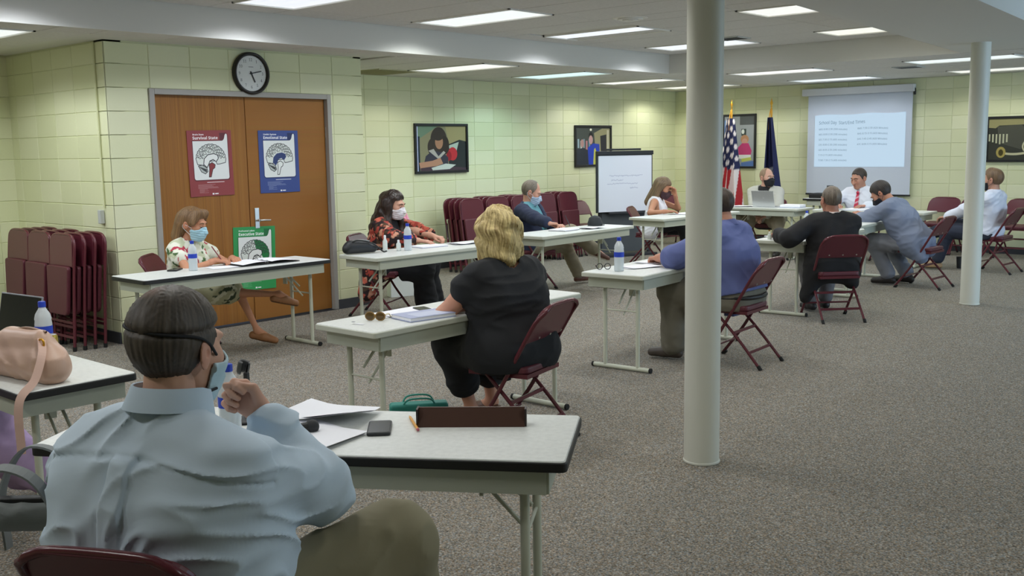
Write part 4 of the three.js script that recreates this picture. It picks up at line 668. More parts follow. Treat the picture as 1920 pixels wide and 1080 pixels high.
// man in the light blue shirt, nearest the camera, seen from behind
person({
  label: 'heavyset man in light blue shirt and khakis seen from behind, nearest the camera', at: [-2.22, -1.175], face: -163, s: 1.1, hs: 1.03, seat: 0.4, lean: 7, spine: 0.48, hy: 2, hp: 6, fine: 1, noface: 1, shDrop: 0.1, legLen: 1.16,
  build: { sh: 0.205, chest: 1.42, waist: 1.62, hip: 1.3, arm: 1.32, leg: 1.3, belly: 0.03, al: 0.96 }, skin: '#d3a48c', hand: 0.98,
  handR: { w: [-2.27, 0.965, -1.53], e: [-0.9, -0.9, 0.1], dw: [-0.66, 0.56, 0.3], nw: [0.2, 0.25, 0.95], curl: [1.25, 1.3, 1.35, 1.4, 0.9] }, handL: { w: [-2.72, 0.79, -1.5], e: [1, -0.4, -0.3], curl: 0.4 },
  footR: { w: [-2.09, 0.14, -1.92], k: [-0.5, 1, 0.3] }, footL: { w: [-2.7, 0.1, -1.75] },
  wear: [
    { name: 'trousers', col: '#8d866c', torso: false, legs: 0.97, e: 0.02, loose: 0.014, folds: 0.008, cell: 0.0085, extra: (F, a) => F.cap(a.T(0.1, -0.02, 0), 0.16, a.T(-0.1, -0.02, 0), 0.16, 0.08) },
    { name: 'shirt', col: '#c6d7e6', sleeve: 0.9, e: 0.014, loose: 0.012, folds: 0.015, ff: 0.85, cell: 0.0058, rough: 0.8, hem: -0.05, neckR: 0.07, neckUp: 0.03,
      relief: (x, y, z) => { if (z > 0.02) return 0; let r = 0; const ya = 0.415 - 0.5 * x * x; r -= 0.006 * Math.exp(-(((y - ya) / 0.006) ** 2)); if (y > ya) r += 0.003; const pw = 0.03; if (y < ya && y > ya - 0.22) r += 0.011 * (1 - (ya - y) / 0.26) * Math.max(0, Math.min(1, (pw - Math.abs(x)) / 0.004)); r -= 0.003 * Math.exp(-(((Math.abs(x) - pw - 0.004) / 0.005) ** 2)) * (y < ya && y > ya - 0.2 ? 1 : 0); r += 0.007 * Math.exp(-(((y - 0.12 - 0.25 * x + 0.03 * Math.sin(x * 20)) / 0.018) ** 2)) + 0.006 * Math.exp(-(((y - 0.03 + 0.18 * x) / 0.016) ** 2)); return r; } },
  ],
  collar: { col: '#c2d4e4', r: 0.083, h: 0.05, up: 0.035 }, shoes: { col: '#3a2c22' },
  hair: short('#3a332d', '#5d534a', { t: 0.011, nape: -0.088, fr: 0.05, recede: 1, cell: 0.0038, sa: 0.0022, sideburn: -0.02, relief: (x, y, z) => { const yy = 0.06 + 0.12 * z + 0.12 * x; return -0.006 * Math.exp(-(((y - yy) / 0.007) ** 2)) - (y < yy ? 0.0005 : -0.0028); }, tint: (cc, x, y, z) => { const r = Math.hypot(x - 0.012, z + 0.06, y - 0.115); return r < 0.035 ? mixc(cc, lin('#b98e7c'), 0.5 * (1 - r / 0.035)) : cc; } }),
  mask: { col: '#b9d3dd', strap: '#15161c', loops: false, ties: [[[0.072, -0.01, 0.04], [0.087, 0.03, 0.01], [0.086, 0.06, -0.05], [0.053, 0.054, -0.103], [0, 0.047, -0.119], [-0.053, 0.042, -0.105], [-0.088, 0.036, -0.05], [-0.09, 0.022, -0.01], [-0.072, -0.01, 0.04]], [[0.066, -0.085, 0.05], [0.068, -0.09, -0.02], [0.045, -0.1, -0.072], [0, -0.105, -0.088], [-0.045, -0.102, -0.072], [-0.068, -0.094, -0.02], [-0.066, -0.085, 0.05]]] },
});
// woman at the left edge in a lilac dress
person({
  label: 'person in lilac dress mostly out of frame at the left edge table', at: [-5.0, -1.4], face: 170, s: 1.0, fem: 1, lean: 8, hp: 12, lookdown: 1, skin: '#c9977c',
  handR: { w: [-5.25, 0.78, -1.78], curl: 0.3 }, handL: { w: [-5.18, 0.78, -1.85], curl: 0.3 }, footL: { w: [-4.78, 0.12, -2.12] }, footR: { w: [-5.0, 0.12, -2.05] },
  wear: [{ name: 'dress', col: '#c3a8d2', sleeve: 0.3, e: 0.014, folds: 0.009, cell: 0.011, extra: (F, a) => { for (const k of ['L', 'R']) { const l = a.legs[k]; F.cap(l.H, 0.11, l.K, 0.09, 0.1); F.cap(l.K, 0.09, l.K.clone().lerp(l.A, 0.9).add(V(0, 0, -0.04)), 0.11, 0.06); } } }],
  shoes: { col: '#8a5c34', ankle: false }, hair: short('#4a3524', '#6b4c33', { t: 0.014, coverEars: 1, locks: [[V(0.06, 0, -0.06), 0.06, V(0.07, -0.22, -0.06), 0.05], [V(-0.06, 0, -0.06), 0.06, V(-0.07, -0.22, -0.06), 0.05]] }),
});
// woman by the door
person({
  label: 'woman in white floral blouse and blue mask writing at the table by the door', at: [-7.74, -4.5], face: 132, s: 0.97, hs: 1.1, fem: 1, twist: -22, lean: 9, hp: 14, hy: -12, lookdown: 1, skin: '#c98f6e', seat: 0.42, spine: 0.44, brow: '#6b5236',
  build: { sh: 0.165, chest: 0.92, waist: 0.92, hip: 1.0, arm: 0.92, leg: 0.92 }, handR: { w: [-7.35, 0.785, -4.58], e: [-0.9, -0.7, 0.2], dw: [0.6, -0.1, -0.7], curl: penHand }, handL: { w: [-7.42, 0.785, -4.78], e: [1, -0.6, 0], dw: [0.8, -0.05, 0.2], curl: 0.3 },
  footL: { w: [-7.4, 0.13, -4.98], dw: [0.75, -0.2, -0.6] }, footR: { w: [-7.3, 0.43, -5.22], k: [-0.4, 1, 0.1], dw: [0.35, -0.25, -0.9] },
  wear: [{ name: 'blouse', col: '#e6e6d2', sleeve: 0.2, loose: 0.022, e: 0.012, folds: 0.006, cell: 0.0085, neckR: 0.072, neckUp: 0.035, paint: floral('#e9ead9', ['#b8324a', '#4b6b3c', '#c8cfae'], 15, [0.42, 0.36, 0.22]) },
    { name: 'skirt', col: '#a9a886', torso: false, legs: 0.44, e: 0.02, loose: 0.02, folds: 0.005, cell: 0.0105, lk: 0.1, paint: floral('#b5b28e', ['#3e4a34', '#d8d5bb'], 16, [0.3, 0.22]), extra: (F, a) => F.cap(a.T(0.07, 0, 0), 0.13, a.T(-0.07, 0, 0), 0.13, 0.08) }],
  shoes: { col: '#9a6b46', sole: '#6f4a2c', ankle: false },
  hair: short('#5f4529', '#8e6c47', { t: 0.012, coverEars: 0, fr: 0.066, sa: 0.003, locks: [[V(0, 0.02, -0.09), 0.055, V(0, -0.12, -0.11), 0.052], [V(0.045, -0.02, -0.075), 0.04, V(0.05, -0.19, -0.08), 0.034], [V(-0.045, -0.02, -0.075), 0.04, V(-0.05, -0.19, -0.08), 0.034], [V(0.05, 0.1, 0.06), 0.03, V(0.08, 0.02, 0.045), 0.016], [V(-0.04, 0.105, 0.06), 0.03, V(-0.08, 0.02, 0.045), 0.016]] }),
  mask: { col: '#a9d3e2', pleat: 1, strap: '#e4ecf0' },
});
// woman with long dark hair
person({
  label: 'woman with long dark wavy hair and coral floral kimono wearing a white mask', at: [-7.8, -6.78], face: 118, s: 1.0, hs: 1.08, fem: 1, lean: 10, hp: 12, hy: -8, lookdown: 1, skin: '#d3a188', seat: 0.42, spine: 0.46, twist: -8,
  build: { sh: 0.18, chest: 1.12, waist: 1.15, hip: 1.2, arm: 1.1, leg: 1.15 }, handR: { w: [-7.2, 0.785, -6.72], e: [-1, -0.5, 0], curl: 0.25 }, handL: { w: [-7.22, 0.79, -7.0], e: [0.8, -0.8, 0], curl: penHand, dw: [0.9, -0.1, -0.2] },
  footL: { w: [-7.72, 0.1, -7.38], dw: [0.4, 0, -0.9] }, footR: { w: [-7.62, 0.1, -7.2], dw: [0.5, 0, -0.85] },
  wear: [{ name: 'trousers', col: '#16171b', torso: false, legs: 0.99, e: 0.03, loose: 0.05, folds: 0.008, lk: 0.06, extra: (F, a) => F.cap(a.T(0.09, -0.01, 0), 0.14, a.T(-0.09, -0.01, 0), 0.14, 0.08) }, { name: 'black_top', col: '#1b1a1f', e: 0.008, folds: 0.003, neckR: 0.07, neckUp: 0.03, hem: -0.02 },
    { name: 'kimono', col: '#c0503c', sleeve: 0.8, e: 0.022, loose: 0.028, folds: 0.008, cell: 0.0085, vee: { w: 0.1, y: -0.05 }, neckR: 0.085, neckUp: 0.02, cut: (x, y, z) => Math.max(Math.abs(x) - 0.055, -z, y - 0.4), paint: floral('#2a1c1f', ['#cf6a54', '#b54a3e', '#d99c80', '#54402f'], 15, [0.3, 0.24, 0.28, 0.16]), extra: (F, a) => { F.cap(a.T(-0.12, 0.0, -0.06), 0.11, a.T(-0.17, -0.28, -0.06), 0.09, 0.08); } }],
  shoes: { col: '#1b1b1e' },
  hair: short('#1e1512', '#3c2a22', { t: 0.016, coverEars: 1, fr: 0.06, sa: 0.004, wave: 0.012, cell: 0.0062, rough: 0.4, locks: [[V(0, 0.04, -0.09), 0.06, V(0, -0.24, -0.14), 0.075, 0.05], [V(-0.06, 0.03, -0.05), 0.05, V(-0.1, -0.3, -0.1), 0.055, 0.05], [V(-0.065, 0.02, -0.01), 0.034, V(-0.1, -0.22, 0.03), 0.035, 0.04], [V(0.06, 0.03, -0.05), 0.05, V(0.1, -0.26, -0.06), 0.05, 0.05], [V(0.07, 0.02, 0.0), 0.03, V(0.08, -0.24, 0.09), 0.035, 0.04]] }),
  mask: { col: '#ece9ee', pleat: 1, strap: '#f0f0f0' },
});
// blonde woman seen from behind
person({
  label: 'blonde woman in black dress seen from behind at the middle table', at: [-3.77, -4.25], face: -84, s: 1.05, hs: 1.05, fem: 1, lean: 12, hp: 10, hy: -34, noface: 1, skin: '#cf967c', seat: 0.42, spine: 0.485, twist: -12,
  build: { sh: 0.185, chest: 1.28, waist: 1.2, hip: 1.25, arm: 1.25, leg: 1.15, belly: 0.02 }, handL: { w: [-4.06, 0.79, -4.22], e: [1, -0.35, 0.2], dw: [-0.25, 0, -0.9], curl: 0.3 }, handR: { w: [-4.12, 0.79, -4.45], e: [-1, -0.4, 0], curl: 0.3 },
  footL: { w: [-4.16, 0.1, -4.28] }, footR: { w: [-4.2, 0.1, -4.5] },
  wear: [{ name: 'dress', col: '#16181c', sleeve: 0.15, e: 0.016, loose: 0.026, folds: 0.009, ff: 0.8, cell: 0.0085, neckR: 0.1, neckUp: 0.005, lk: 0.1, extra: (F, a) => { for (const k of ['L', 'R']) { const l = a.legs[k]; F.cap(l.H, 0.13, l.K, 0.1, 0.1); F.cap(l.K, 0.1, l.K.clone().lerp(l.A, 0.55), 0.1, 0.09); } F.cap(a.T(0.1, 0.03, 0.02), 0.155, a.T(-0.1, 0.03, 0.02), 0.155, 0.1); }, onSeat: 1 }],
  shoes: { col: '#6a4630', ankle: false },
  hair: short('#8a7140', '#e6d294', { t: 0.026, coverEars: 1, fr: 0.06, nape: -0.13, sa: 0.006, wave: 0.02, cell: 0.0056, locks: [[V(0, 0.03, -0.07), 0.09, V(0, -0.1, -0.065), 0.078, 0.05], [V(0.06, 0.02, -0.03), 0.065, V(0.075, -0.11, -0.02), 0.05, 0.05], [V(-0.06, 0.02, -0.03), 0.065, V(-0.075, -0.11, -0.02), 0.05, 0.05]] }),
});
// man in navy blazer
person({
  label: 'grey haired man in navy blazer and teal shirt with mask writing', at: [-7.82, -9.18], face: 150, s: 1.04, hs: 1.06, twist: -46, lean: -10, hp: 22, hy: -24, lookdown: 1, skin: '#c9977f', seat: 0.41, spine: 0.47, brow: '#8a8078',
  build: { sh: 0.19, chest: 1.12, waist: 1.12, arm: 1.1 }, handR: { w: [-7.22, 0.79, -8.82], e: [-1, -0.7, -0.1], dw: [0.4, -0.08, -0.85], curl: penHand }, handL: { w: [-7.5, 0.75, -9.2], e: [1, -0.6, -0.2], curl: 0.4 },
  footL: { w: [-7.62, 0.1, -9.78], dw: [0.3, 0, -1], k: [0.2, 1, 0.6] }, footR: { w: [-7.4, 0.42, -9.82], k: [-0.25, 1, 0.1], dw: [0.6, -0.3, -0.6] },
  wear: [{ name: 'shirt', col: '#5f95a0', e: 0.008, folds: 0.003, neckR: 0.062, sleeve: 0.96 }, { name: 'trousers', col: '#8a806a', torso: false, legs: 0.96, e: 0.02, loose: 0.016, folds: 0.007, extra: (F, a) => F.cap(a.T(0.08, -0.01, 0), 0.13, a.T(-0.08, -0.01, 0), 0.13, 0.08) }, { name: 'blazer', col: '#27304a', sleeve: 0.9, e: 0.022, loose: 0.012, folds: 0.007, vee: { w: 0.13, y: 0.02 }, hem: -0.08, neckR: 0.07, neckUp: 0.02 }],
  collar: { col: '#5f95a0', r: 0.064, h: 0.035 }, shoes: { col: '#5a3324', sole: '#c8c0b4' },
  hair: short('#5a5247', '#847b6d', { t: 0.007, recede: 1, fr: 0.045 }), mask: { col: '#b9cbe2', pleat: 1, strap: '#d8e2ee' },
});
// woman in white sleeveless top
person({
  label: 'woman in white sleeveless top leaning her face on her hand', at: [-7.98, -11.88], face: 112, s: 1.0, hs: 1.1, fem: 1, lean: 12, hp: 26, hy: -6, lookdown: 1, skin: '#b98263', seat: 0.42, spine: 0.44, brow: '#4d3b2c',
  build: { sh: 0.168, chest: 1.0, waist: 0.95, hip: 1.05, arm: 1.0, leg: 1.0 }, handR: { w: [-7.5, 0.785, -11.55], e: [-1, -0.5, -0.1], dw: [0.5, 0, -0.8], curl: 0.25 }, handL: { w: [-7.66, 0.98, -12.0], e: [0.7, -1, 0.5], d: [-0.25, 0.9, -0.2], n: [-0.8, 0.1, -0.5], curl: 0.5 },
  footL: { w: [-7.6, 0.1, -12.3], dw: [0.6, 0, -0.8] }, footR: { w: [-7.5, 0.22, -12.1], dw: [0.7, -0.2, -0.6] },
  wear: [{ name: 'trousers', col: '#232126', torso: false, legs: 0.9, e: 0.01, loose: 0.008, folds: 0.003 }, { name: 'sleeveless_top', col: '#eceaf0', e: 0.012, folds: 0.006, cell: 0.0085, neckR: 0.085, neckUp: 0.02, hem: -0.14, cut: (x, y, z) => Math.max(0.145 - Math.abs(x), 0.25 - y), extra: (F, a) => F.cap(a.T(0.1, -0.03, 0.02), 0.13, a.T(-0.1, -0.03, 0.02), 0.13, 0.08) }],
  shoes: { col: '#2b2a30', ankle: false },
  hair: short('#4a3a2c', '#8a7052', { t: 0.012, coverEars: 1, fr: 0.064, sa: 0.003, cell: 0.006, locks: [[V(-0.06, 0.04, -0.04), 0.045, V(-0.085, -0.26, 0.0), 0.04, 0.04], [V(0.06, 0.04, -0.04), 0.045, V(0.085, -0.26, 0.03), 0.036, 0.04], [V(0, 0.03, -0.08), 0.055, V(0, -0.24, -0.09), 0.06, 0.05]] }),
  mask: { col: '#4a3238', strap: '#4a3238' },
});
// man with the laptop
person({
  label: 'man in pale grey blazer and black mask sitting behind the silver laptop', at: [-7.42, -14.17], face: 6, s: 1.06, hs: 1.04, lean: 4, hp: 2, hy: 62, skin: '#cd9f8a', seat: 0.4, spine: 0.47, brow: '#8a7a6a',
  build: { sh: 0.2, chest: 1.1, waist: 1.05, arm: 1.1 }, handL: { w: [-7.2, 0.6, -13.74], e: [1, -0.4, -0.2], curl: 0.7, dw: [-0.5, -0.3, 0.6] }, handR: { w: [-7.33, 0.6, -13.74], e: [-1, -0.4, -0.2], curl: 0.7, dw: [0.5, -0.3, 0.6] },
  footL: { w: [-7.0, 0.1, -13.74], k: [0.6, 1, 0.8] }, footR: { w: [-7.62, 0.1, -13.6], k: [-0.6, 1, 0.8] },
  wear: [{ name: 'black_shirt', col: '#1c1d20', e: 0.008, folds: 0.002, neckR: 0.062 }, { name: 'trousers', col: '#a39a86', torso: false, legs: 0.96, e: 0.022, loose: 0.02, folds: 0.007, extra: (F, a) => F.cap(a.T(0.08, -0.01, 0), 0.13, a.T(-0.08, -0.01, 0), 0.13, 0.08) }, { name: 'blazer', col: '#bdbdb4', sleeve: 0.92, e: 0.022, loose: 0.012, folds: 0.007, vee: { w: 0.085, y: 0.1 }, hem: -0.08, neckR: 0.07, neckUp: 0.02 }],
  shoes: { col: '#2a2522' }, hair: short('#7d6650', '#a38a70', { t: 0.006, recede: 1, fr: 0.035 }), mask: { col: '#17181c', strap: '#17181c' },
});
// man with the tie
person({
  label: 'man in white dress shirt and red striped tie reading in front of the screen', at: [-5.92, -14.22], face: -4, s: 1.08, hs: 1.04, lean: 8, hp: 16, hy: -14, lookdown: 1, skin: '#b98770', seat: 0.4, spine: 0.47, brow: '#3a2c24',
  build: { sh: 0.195, chest: 1.1, waist: 1.05, arm: 1.1 }, handR: { w: [-6.1, 0.79, -13.72], e: [-1, -0.5, 0], curl: 0.3 }, handL: { w: [-5.68, 0.79, -13.72], e: [1, -0.5, 0], curl: 0.3 },
  wear: [{ name: 'trousers', col: '#2c2f3a', torso: false, legs: 0.96, e: 0.02, loose: 0.014, folds: 0.005, extra: (F, a) => F.cap(a.T(0.08, -0.01, 0), 0.13, a.T(-0.08, -0.01, 0), 0.13, 0.08) }, { name: 'shirt', col: '#dfe4f0', sleeve: 0.95, e: 0.016, loose: 0.012, folds: 0.008, cell: 0.0085, neckR: 0.066, neckUp: 0.03, hem: -0.06 }],
  collar: { col: '#e6eaf4', r: 0.07, h: 0.04, up: 0.012 }, shoes: { col: '#241f1e' },
  hair: short('#2a221e', '#453a33', { t: 0.006, fr: 0.055 }),
  extra: a => { const P = [], C = [], I = [], n = 30, red = lin('#c22748'), wh = lin('#e0c9d2'); const F = a.Fw, sh = [0.45, 0.4, 0.3, 0.2, 0.1, 0.02]; for (let i = 0; i <= n; i++) { const t = i / n, y = a.spine - 0.03 - t * 0.36, w = 0.018 + 0.022 * t, zz = 0.085 + 0.075 * Math.min(1, t * 2.2) + 0.014; for (let j = 0; j <= 4; j++) { const p = a.T((j / 4 - 0.5) * 2 * w, y, zz + 0.006 * (1 - Math.abs(j - 2) / 2)); P.push(p.x, p.y, p.z); const cc = Math.floor((t * 12 + j * 0.22)) % 2 ? red : mixc(red, wh, (t * 12 + j * 0.22) % 1 < 0.5 ? 0.75 : 0); C.push(...cc); if (i < n && j < 4) { const A = i * 5 + j; I.push(A, A + 5, A + 1, A + 1, A + 5, A + 6); } } } const g = new THREE.BufferGeometry(); g.setAttribute('position', new THREE.Float32BufferAttribute(P, 3)); g.setAttribute('color', new THREE.Float32BufferAttribute(C, 3)); g.setIndex(I); g.computeVertexNormals(); mesh('necktie', g, vcMat(0.6, { side: THREE.DoubleSide }), a.o); const k = a.T(0, a.spine - 0.025, 0.105); const kg = new THREE.SphereGeometry(0.022, 12, 10); kg.scale(1, 1.1, 0.8); kg.translate(k.x, k.y, k.z); mesh('tie_knot', kg, mat('#b82142', 0.6), a.o); },
});
// man in the black jacket
person({
  label: 'man in black jacket seen from behind on a folding chair', at: [-4.1, -9.17], face: -133, s: 1.02, hs: 1.02, lean: 4, hp: 2, hy: 6, noface: 1, skin: '#b07a64', seat: 0.41, spine: 0.46, build: { sh: 0.195, chest: 1.12, waist: 1.15, hip: 1.15, arm: 1.12 },
  handL: { w: [-4.56, 0.79, -8.98], e: [1, -0.5, 0.1], curl: 0.3 }, handR: { w: [-4.55, 0.79, -9.6], e: [-0.8, -0.8, 0], curl: 0.3 }, footL: { w: [-4.42, 0.1, -9.42] }, footR: { w: [-4.36, 0.1, -9.6] },
  wear: [{ name: 'shirt', col: '#d8c9c6', e: 0.01, folds: 0, neckR: 0.06, neckUp: 0.05 }, { name: 'trousers', col: '#6f6e72', torso: false, legs: 0.95, e: 0.018, loose: 0.014, folds: 0.006 }, { name: 'jacket', col: '#17171a', sleeve: 0.94, e: 0.026, loose: 0.018, folds: 0.008, ff: 0.8, neckR: 0.075, neckUp: 0.02, vee: { w: 0.09, y: 0.05 }, extra: (F, a) => { F.cap(a.T(0.15, 0.02, -0.02), 0.11, a.T(0.25, -0.28, 0.02), 0.06, 0.08); F.cap(a.T(-0.15, 0.0, -0.02), 0.1, a.T(-0.2, -0.16, 0.02), 0.06, 0.08); } }],
  collar: { col: '#ded0cc', r: 0.066, h: 0.035, up: 0.01 }, shoes: { col: '#1d1c1f' }, hair: short('#4b4038', '#857a6c', { t: 0.005, nape: -0.085, fr: 0.05 }),
});
// man leaning forward in grey blue blazer
person({
  label: 'man in grey blue blazer and dark mask leaning forward over papers', at: [-4.27, -11.78], face: -92, s: 1.08, hs: 1.03, lean: 34, hp: 42, hy: 10, lookdown: 1, skin: '#b8836a', seat: 0.41, spine: 0.5, build: { sh: 0.195, chest: 1.15, waist: 1.12, hip: 1.1, arm: 1.12 },
  handL: { w: [-4.98, 0.8, -11.82], e: [1, -0.5, -0.3], curl: 0.45 }, handR: { w: [-4.98, 0.8, -12.02], e: [-0.8, -0.8, 0], curl: 0.5 }, footL: { w: [-4.55, 0.1, -11.74] }, footR: { w: [-4.42, 0.1, -11.98] },
  wear: [{ name: 'shirt', col: '#e2e6f0', e: 0.008, folds: 0, neckR: 0.062 }, { name: 'trousers', col: '#7e818c', torso: false, legs: 0.95, e: 0.022, loose: 0.018, folds: 0.007, extra: (F, a) => F.cap(a.T(0.08, -0.01, 0), 0.13, a.T(-0.08, -0.01, 0), 0.13, 0.08) }, { name: 'blazer', col: '#757f96', sleeve: 0.9, e: 0.024, loose: 0.016, folds: 0.009, ff: 0.8, cell: 0.009, vee: { w: 0.085, y: 0.1 }, neckR: 0.074, neckUp: 0.02, extra: (F, a) => { F.cap(a.T(0.12, 0.02, -0.04), 0.12, a.T(0.14, -0.16, -0.02), 0.09, 0.08); F.cap(a.T(-0.12, 0.02, -0.04), 0.12, a.T(-0.14, -0.12, -0.02), 0.08, 0.08); } }],
  collar: { col: '#d5dbe8', r: 0.068, h: 0.035, up: 0.01 }, shoes: { col: '#221d1c' }, hair: short('#1c1816', '#38302b', { t: 0.012, nape: -0.08, fr: 0.06 }), mask: { col: '#22242c', strap: '#22242c' },
});
// man in white shirt on the right
person({
  label: 'man in white shirt and black mask sitting cross legged at the right', at: [-4.02, -13.62], face: -94, s: 1.06, hs: 1.04, lean: -4, hp: 2, hy: 2, skin: '#c4937c', seat: 0.41, spine: 0.47, brow: '#6b4f3a', build: { sh: 0.19, chest: 1.1, waist: 1.08, arm: 1.1 },
  handL: { w: [-4.52, 0.68, -13.5], e: [0.9, -0.8, 0], dw: [-0.9, -0.1, -0.2], curl: 0.5 }, handR: { w: [-4.48, 0.7, -13.72], e: [-0.9, -0.8, 0], curl: 0.5 }, footL: { w: [-4.62, 0.1, -13.5], dw: [-1, 0, 0.1] }, footR: { w: [-4.82, 0.42, -13.46], k: [-0.2, 1, 0.1], dw: [-0.8, -0.3, 0.4] },
  wear: [{ name: 'trousers', col: '#2b3040', torso: false, legs: 0.94, e: 0.02, loose: 0.014, folds: 0.006, extra: (F, a) => F.cap(a.T(0.08, -0.01, 0), 0.13, a.T(-0.08, -0.01, 0), 0.13, 0.08) }, { name: 'shirt', col: '#dfe3f2', sleeve: 0.95, e: 0.018, loose: 0.014, folds: 0.009, ff: 0.8, cell: 0.0085, hem: -0.03, neckR: 0.066, neckUp: 0.03 }],
  collar: { col: '#e4e8f6', r: 0.07, h: 0.04, up: 0.012 }, shoes: { col: '#a98b68', sole: '#4a3a2c' }, hair: short('#5a4431', '#86694c', { t: 0.01, nape: -0.07, fr: 0.06, topUp: 0.05 }), mask: { col: '#15161b', strap: '#15161b' },
});
// man in the blue polo behind the column
person({
  label: 'man in blue polo shirt and grey trousers partly hidden by the near column', at: [-3.83, -6.9], face: -88, s: 1.08, hs: 1.04, lean: 12, hp: 14, hy: 4, noface: 1, skin: '#c08a70', seat: 0.41, spine: 0.5, build: { sh: 0.2, chest: 1.32, waist: 1.42, hip: 1.25, arm: 1.25, leg: 1.2, belly: 0.03 },
  handL: { w: [-4.38, 0.795, -6.62], e: [1, -0.45, 0], dw: [-0.7, -0.1, -0.5], curl: 0.6 }, handR: { w: [-4.42, 0.79, -7.0], e: [-0.8, -0.8, 0], curl: 0.4 }, footL: { w: [-4.26, 0.1, -6.66], dw: [-1, 0, 0.2] }, footR: { w: [-4.3, 0.1, -7.0] },
  wear: [{ name: 'trousers', col: '#716d60', torso: false, legs: 0.97, e: 0.022, loose: 0.026, folds: 0.008, extra: (F, a) => F.cap(a.T(0.1, 0.0, 0), 0.155, a.T(-0.1, 0.0, 0), 0.155, 0.08) }, { name: 'polo_shirt', col: '#5a6496', sleeve: 0.62, e: 0.018, loose: 0.024, folds: 0.008, ff: 0.75, cell: 0.0085, hem: 0.035, neckR: 0.07, neckUp: 0.03 }],
  collar: { col: '#565f90', r: 0.075, h: 0.04, up: 0.015 }, shoes: { col: '#4a4038', sole: '#3a332c' }, hair: short('#2b221c', '#4a3c30', { t: 0.006, nape: -0.085, fr: 0.05 }),
  extra: a => { const g = new THREE.TorusGeometry(0.2, 0.017, 8, 48); g.scale(1.28, 0.98, 1); g.rotateX(Math.PI / 2); g.scale(1, 1, 1); const q = a.T(0, 0.02, 0.004); g.translate(q.x, q.y, q.z); mesh('belt', g, mat('#1c1a18', 0.5), a.o); },
});
// chairs the people sit on
openChair('burgundy folding chair under the man in light blue shirt', -2.19, -1.2, -152);
openChair('burgundy folding chair under the person in lilac dress', -5.0, -1.4, 170);
openChair('burgundy folding chair under the woman in floral blouse', -7.76, -4.5, 132);
openChair('burgundy folding chair under the woman in floral kimono', -7.82, -6.77, 116);
openChair('burgundy folding chair under the blonde woman in black dress', -3.76, -4.26, -78);
openChair('burgundy folding chair under the man in navy blazer', -7.84, -9.16, 148);
openChair('burgundy folding chair under the woman in white sleeveless top', -8.0, -11.88, 112);
openChair('burgundy folding chair under the man in pale grey blazer', -7.42, -14.19, 6);
openChair('burgundy folding chair under the man in red striped tie', -5.92, -14.24, -4);
openChair('burgundy folding chair under the man in black jacket', -4.08, -9.15, -133);
openChair('burgundy folding chair under the man in grey blue blazer', -4.18, -11.78, -92);
openChair('burgundy folding chair under the man in white shirt', -3.95, -13.62, -94);
openChair('burgundy folding chair under the man in blue polo shirt', -3.82, -6.88, -86);
// ---------------------------------------------------------------- things on the tables
const TY = 0.7405;
function bottle(label, x, z, s = 1, y = TY) {
  const o = thing('water_bottle', label, 'bottle', [x, y, z], rnd() * 6, 'water bottles'); o.scale.setScalar(s);
  mesh('bottle_body', lathe([[0, 0], [0.03, 0.0], [0.033, 0.008], [0.032, 0.05], [0.033, 0.055], [0.033, 0.135], [0.031, 0.15], [0.0325, 0.156], [0.028, 0.175], [0.016, 0.195], [0.0125, 0.203], [0.0125, 0.21]], 24), M.bottle, o);
  mesh('water', lathe([[0, 0.004], [0.029, 0.006], [0.0295, 0.12], [0, 0.12]], 20), new THREE.MeshPhysicalMaterial({ color: S('#e4f0f4'), roughness: 0.25, transmission: 0.5, thickness: 0 }), o);
  mesh('label', lathe([[0.0334, 0.095], [0.0338, 0.097], [0.0338, 0.126], [0.0334, 0.128]], 24), M.labelBlue, o);
  mesh('cap', lathe([[0.0145, 0.203], [0.0148, 0.206], [0.0145, 0.224], [0.012, 0.226], [0, 0.226]], 20), M.capBlue, o);
  return o;
}
function sheet(label, x, z, w, d, deg, curl = 0.004, y = TY, n = 1) {
  const o = thing('paper_sheet', label, 'paper', [x, y, z], deg * DEG);
  for (let k = 0; k < n; k++) { const g = new THREE.PlaneGeometry(w, d, 8, 8); g.rotateX(-Math.PI / 2); const p = g.attributes.position; for (let i = 0; i < p.count; i++) { const u = p.getX(i) / w, v = p.getZ(i) / d; p.setY(i, 0.0015 + k * 0.004 + curl * (Math.max(0, u + v - 0.2) + Math.max(0, -u - 0.2))); } g.rotateY(k * 0.14); g.translate(k * 0.02, 0, k * 0.012); g.computeVertexNormals(); mesh('sheet', g, M.paper, o); }
  return o;
}
function pad(label, x, z, w, d, h, deg, col, name = 'notebook', cat = 'notebook', y = TY) {
  const o = thing(name, label, cat, [x, y, z], deg * DEG); mesh('cover', box(w, h * 0.25, d, 0, h * 0.125, 0, 0.001), mat(col, 0.6), o); mesh('pages', box(w - 0.006, h * 0.7, d - 0.006, 0, h * 0.6, 0), M.paper, o); return o;
}
function phone(label, x, z, deg, col = '#14161a', y = TY) {
  const o = thing('mobile_phone', label, 'phone', [x, y, z], deg * DEG); mesh('case', ext(rrShape(0.078, 0.155, 0.012), 0.011, 0.003, 2).rotateX(-Math.PI / 2), mat(col, 0.5), o); const g = ext(rrShape(0.07, 0.147, 0.009), 0.0015, 0.0004).rotateX(-Math.PI / 2).translate(0, 0.0104, 0); mesh('screen', g, M.blackGloss, o); return o;
}
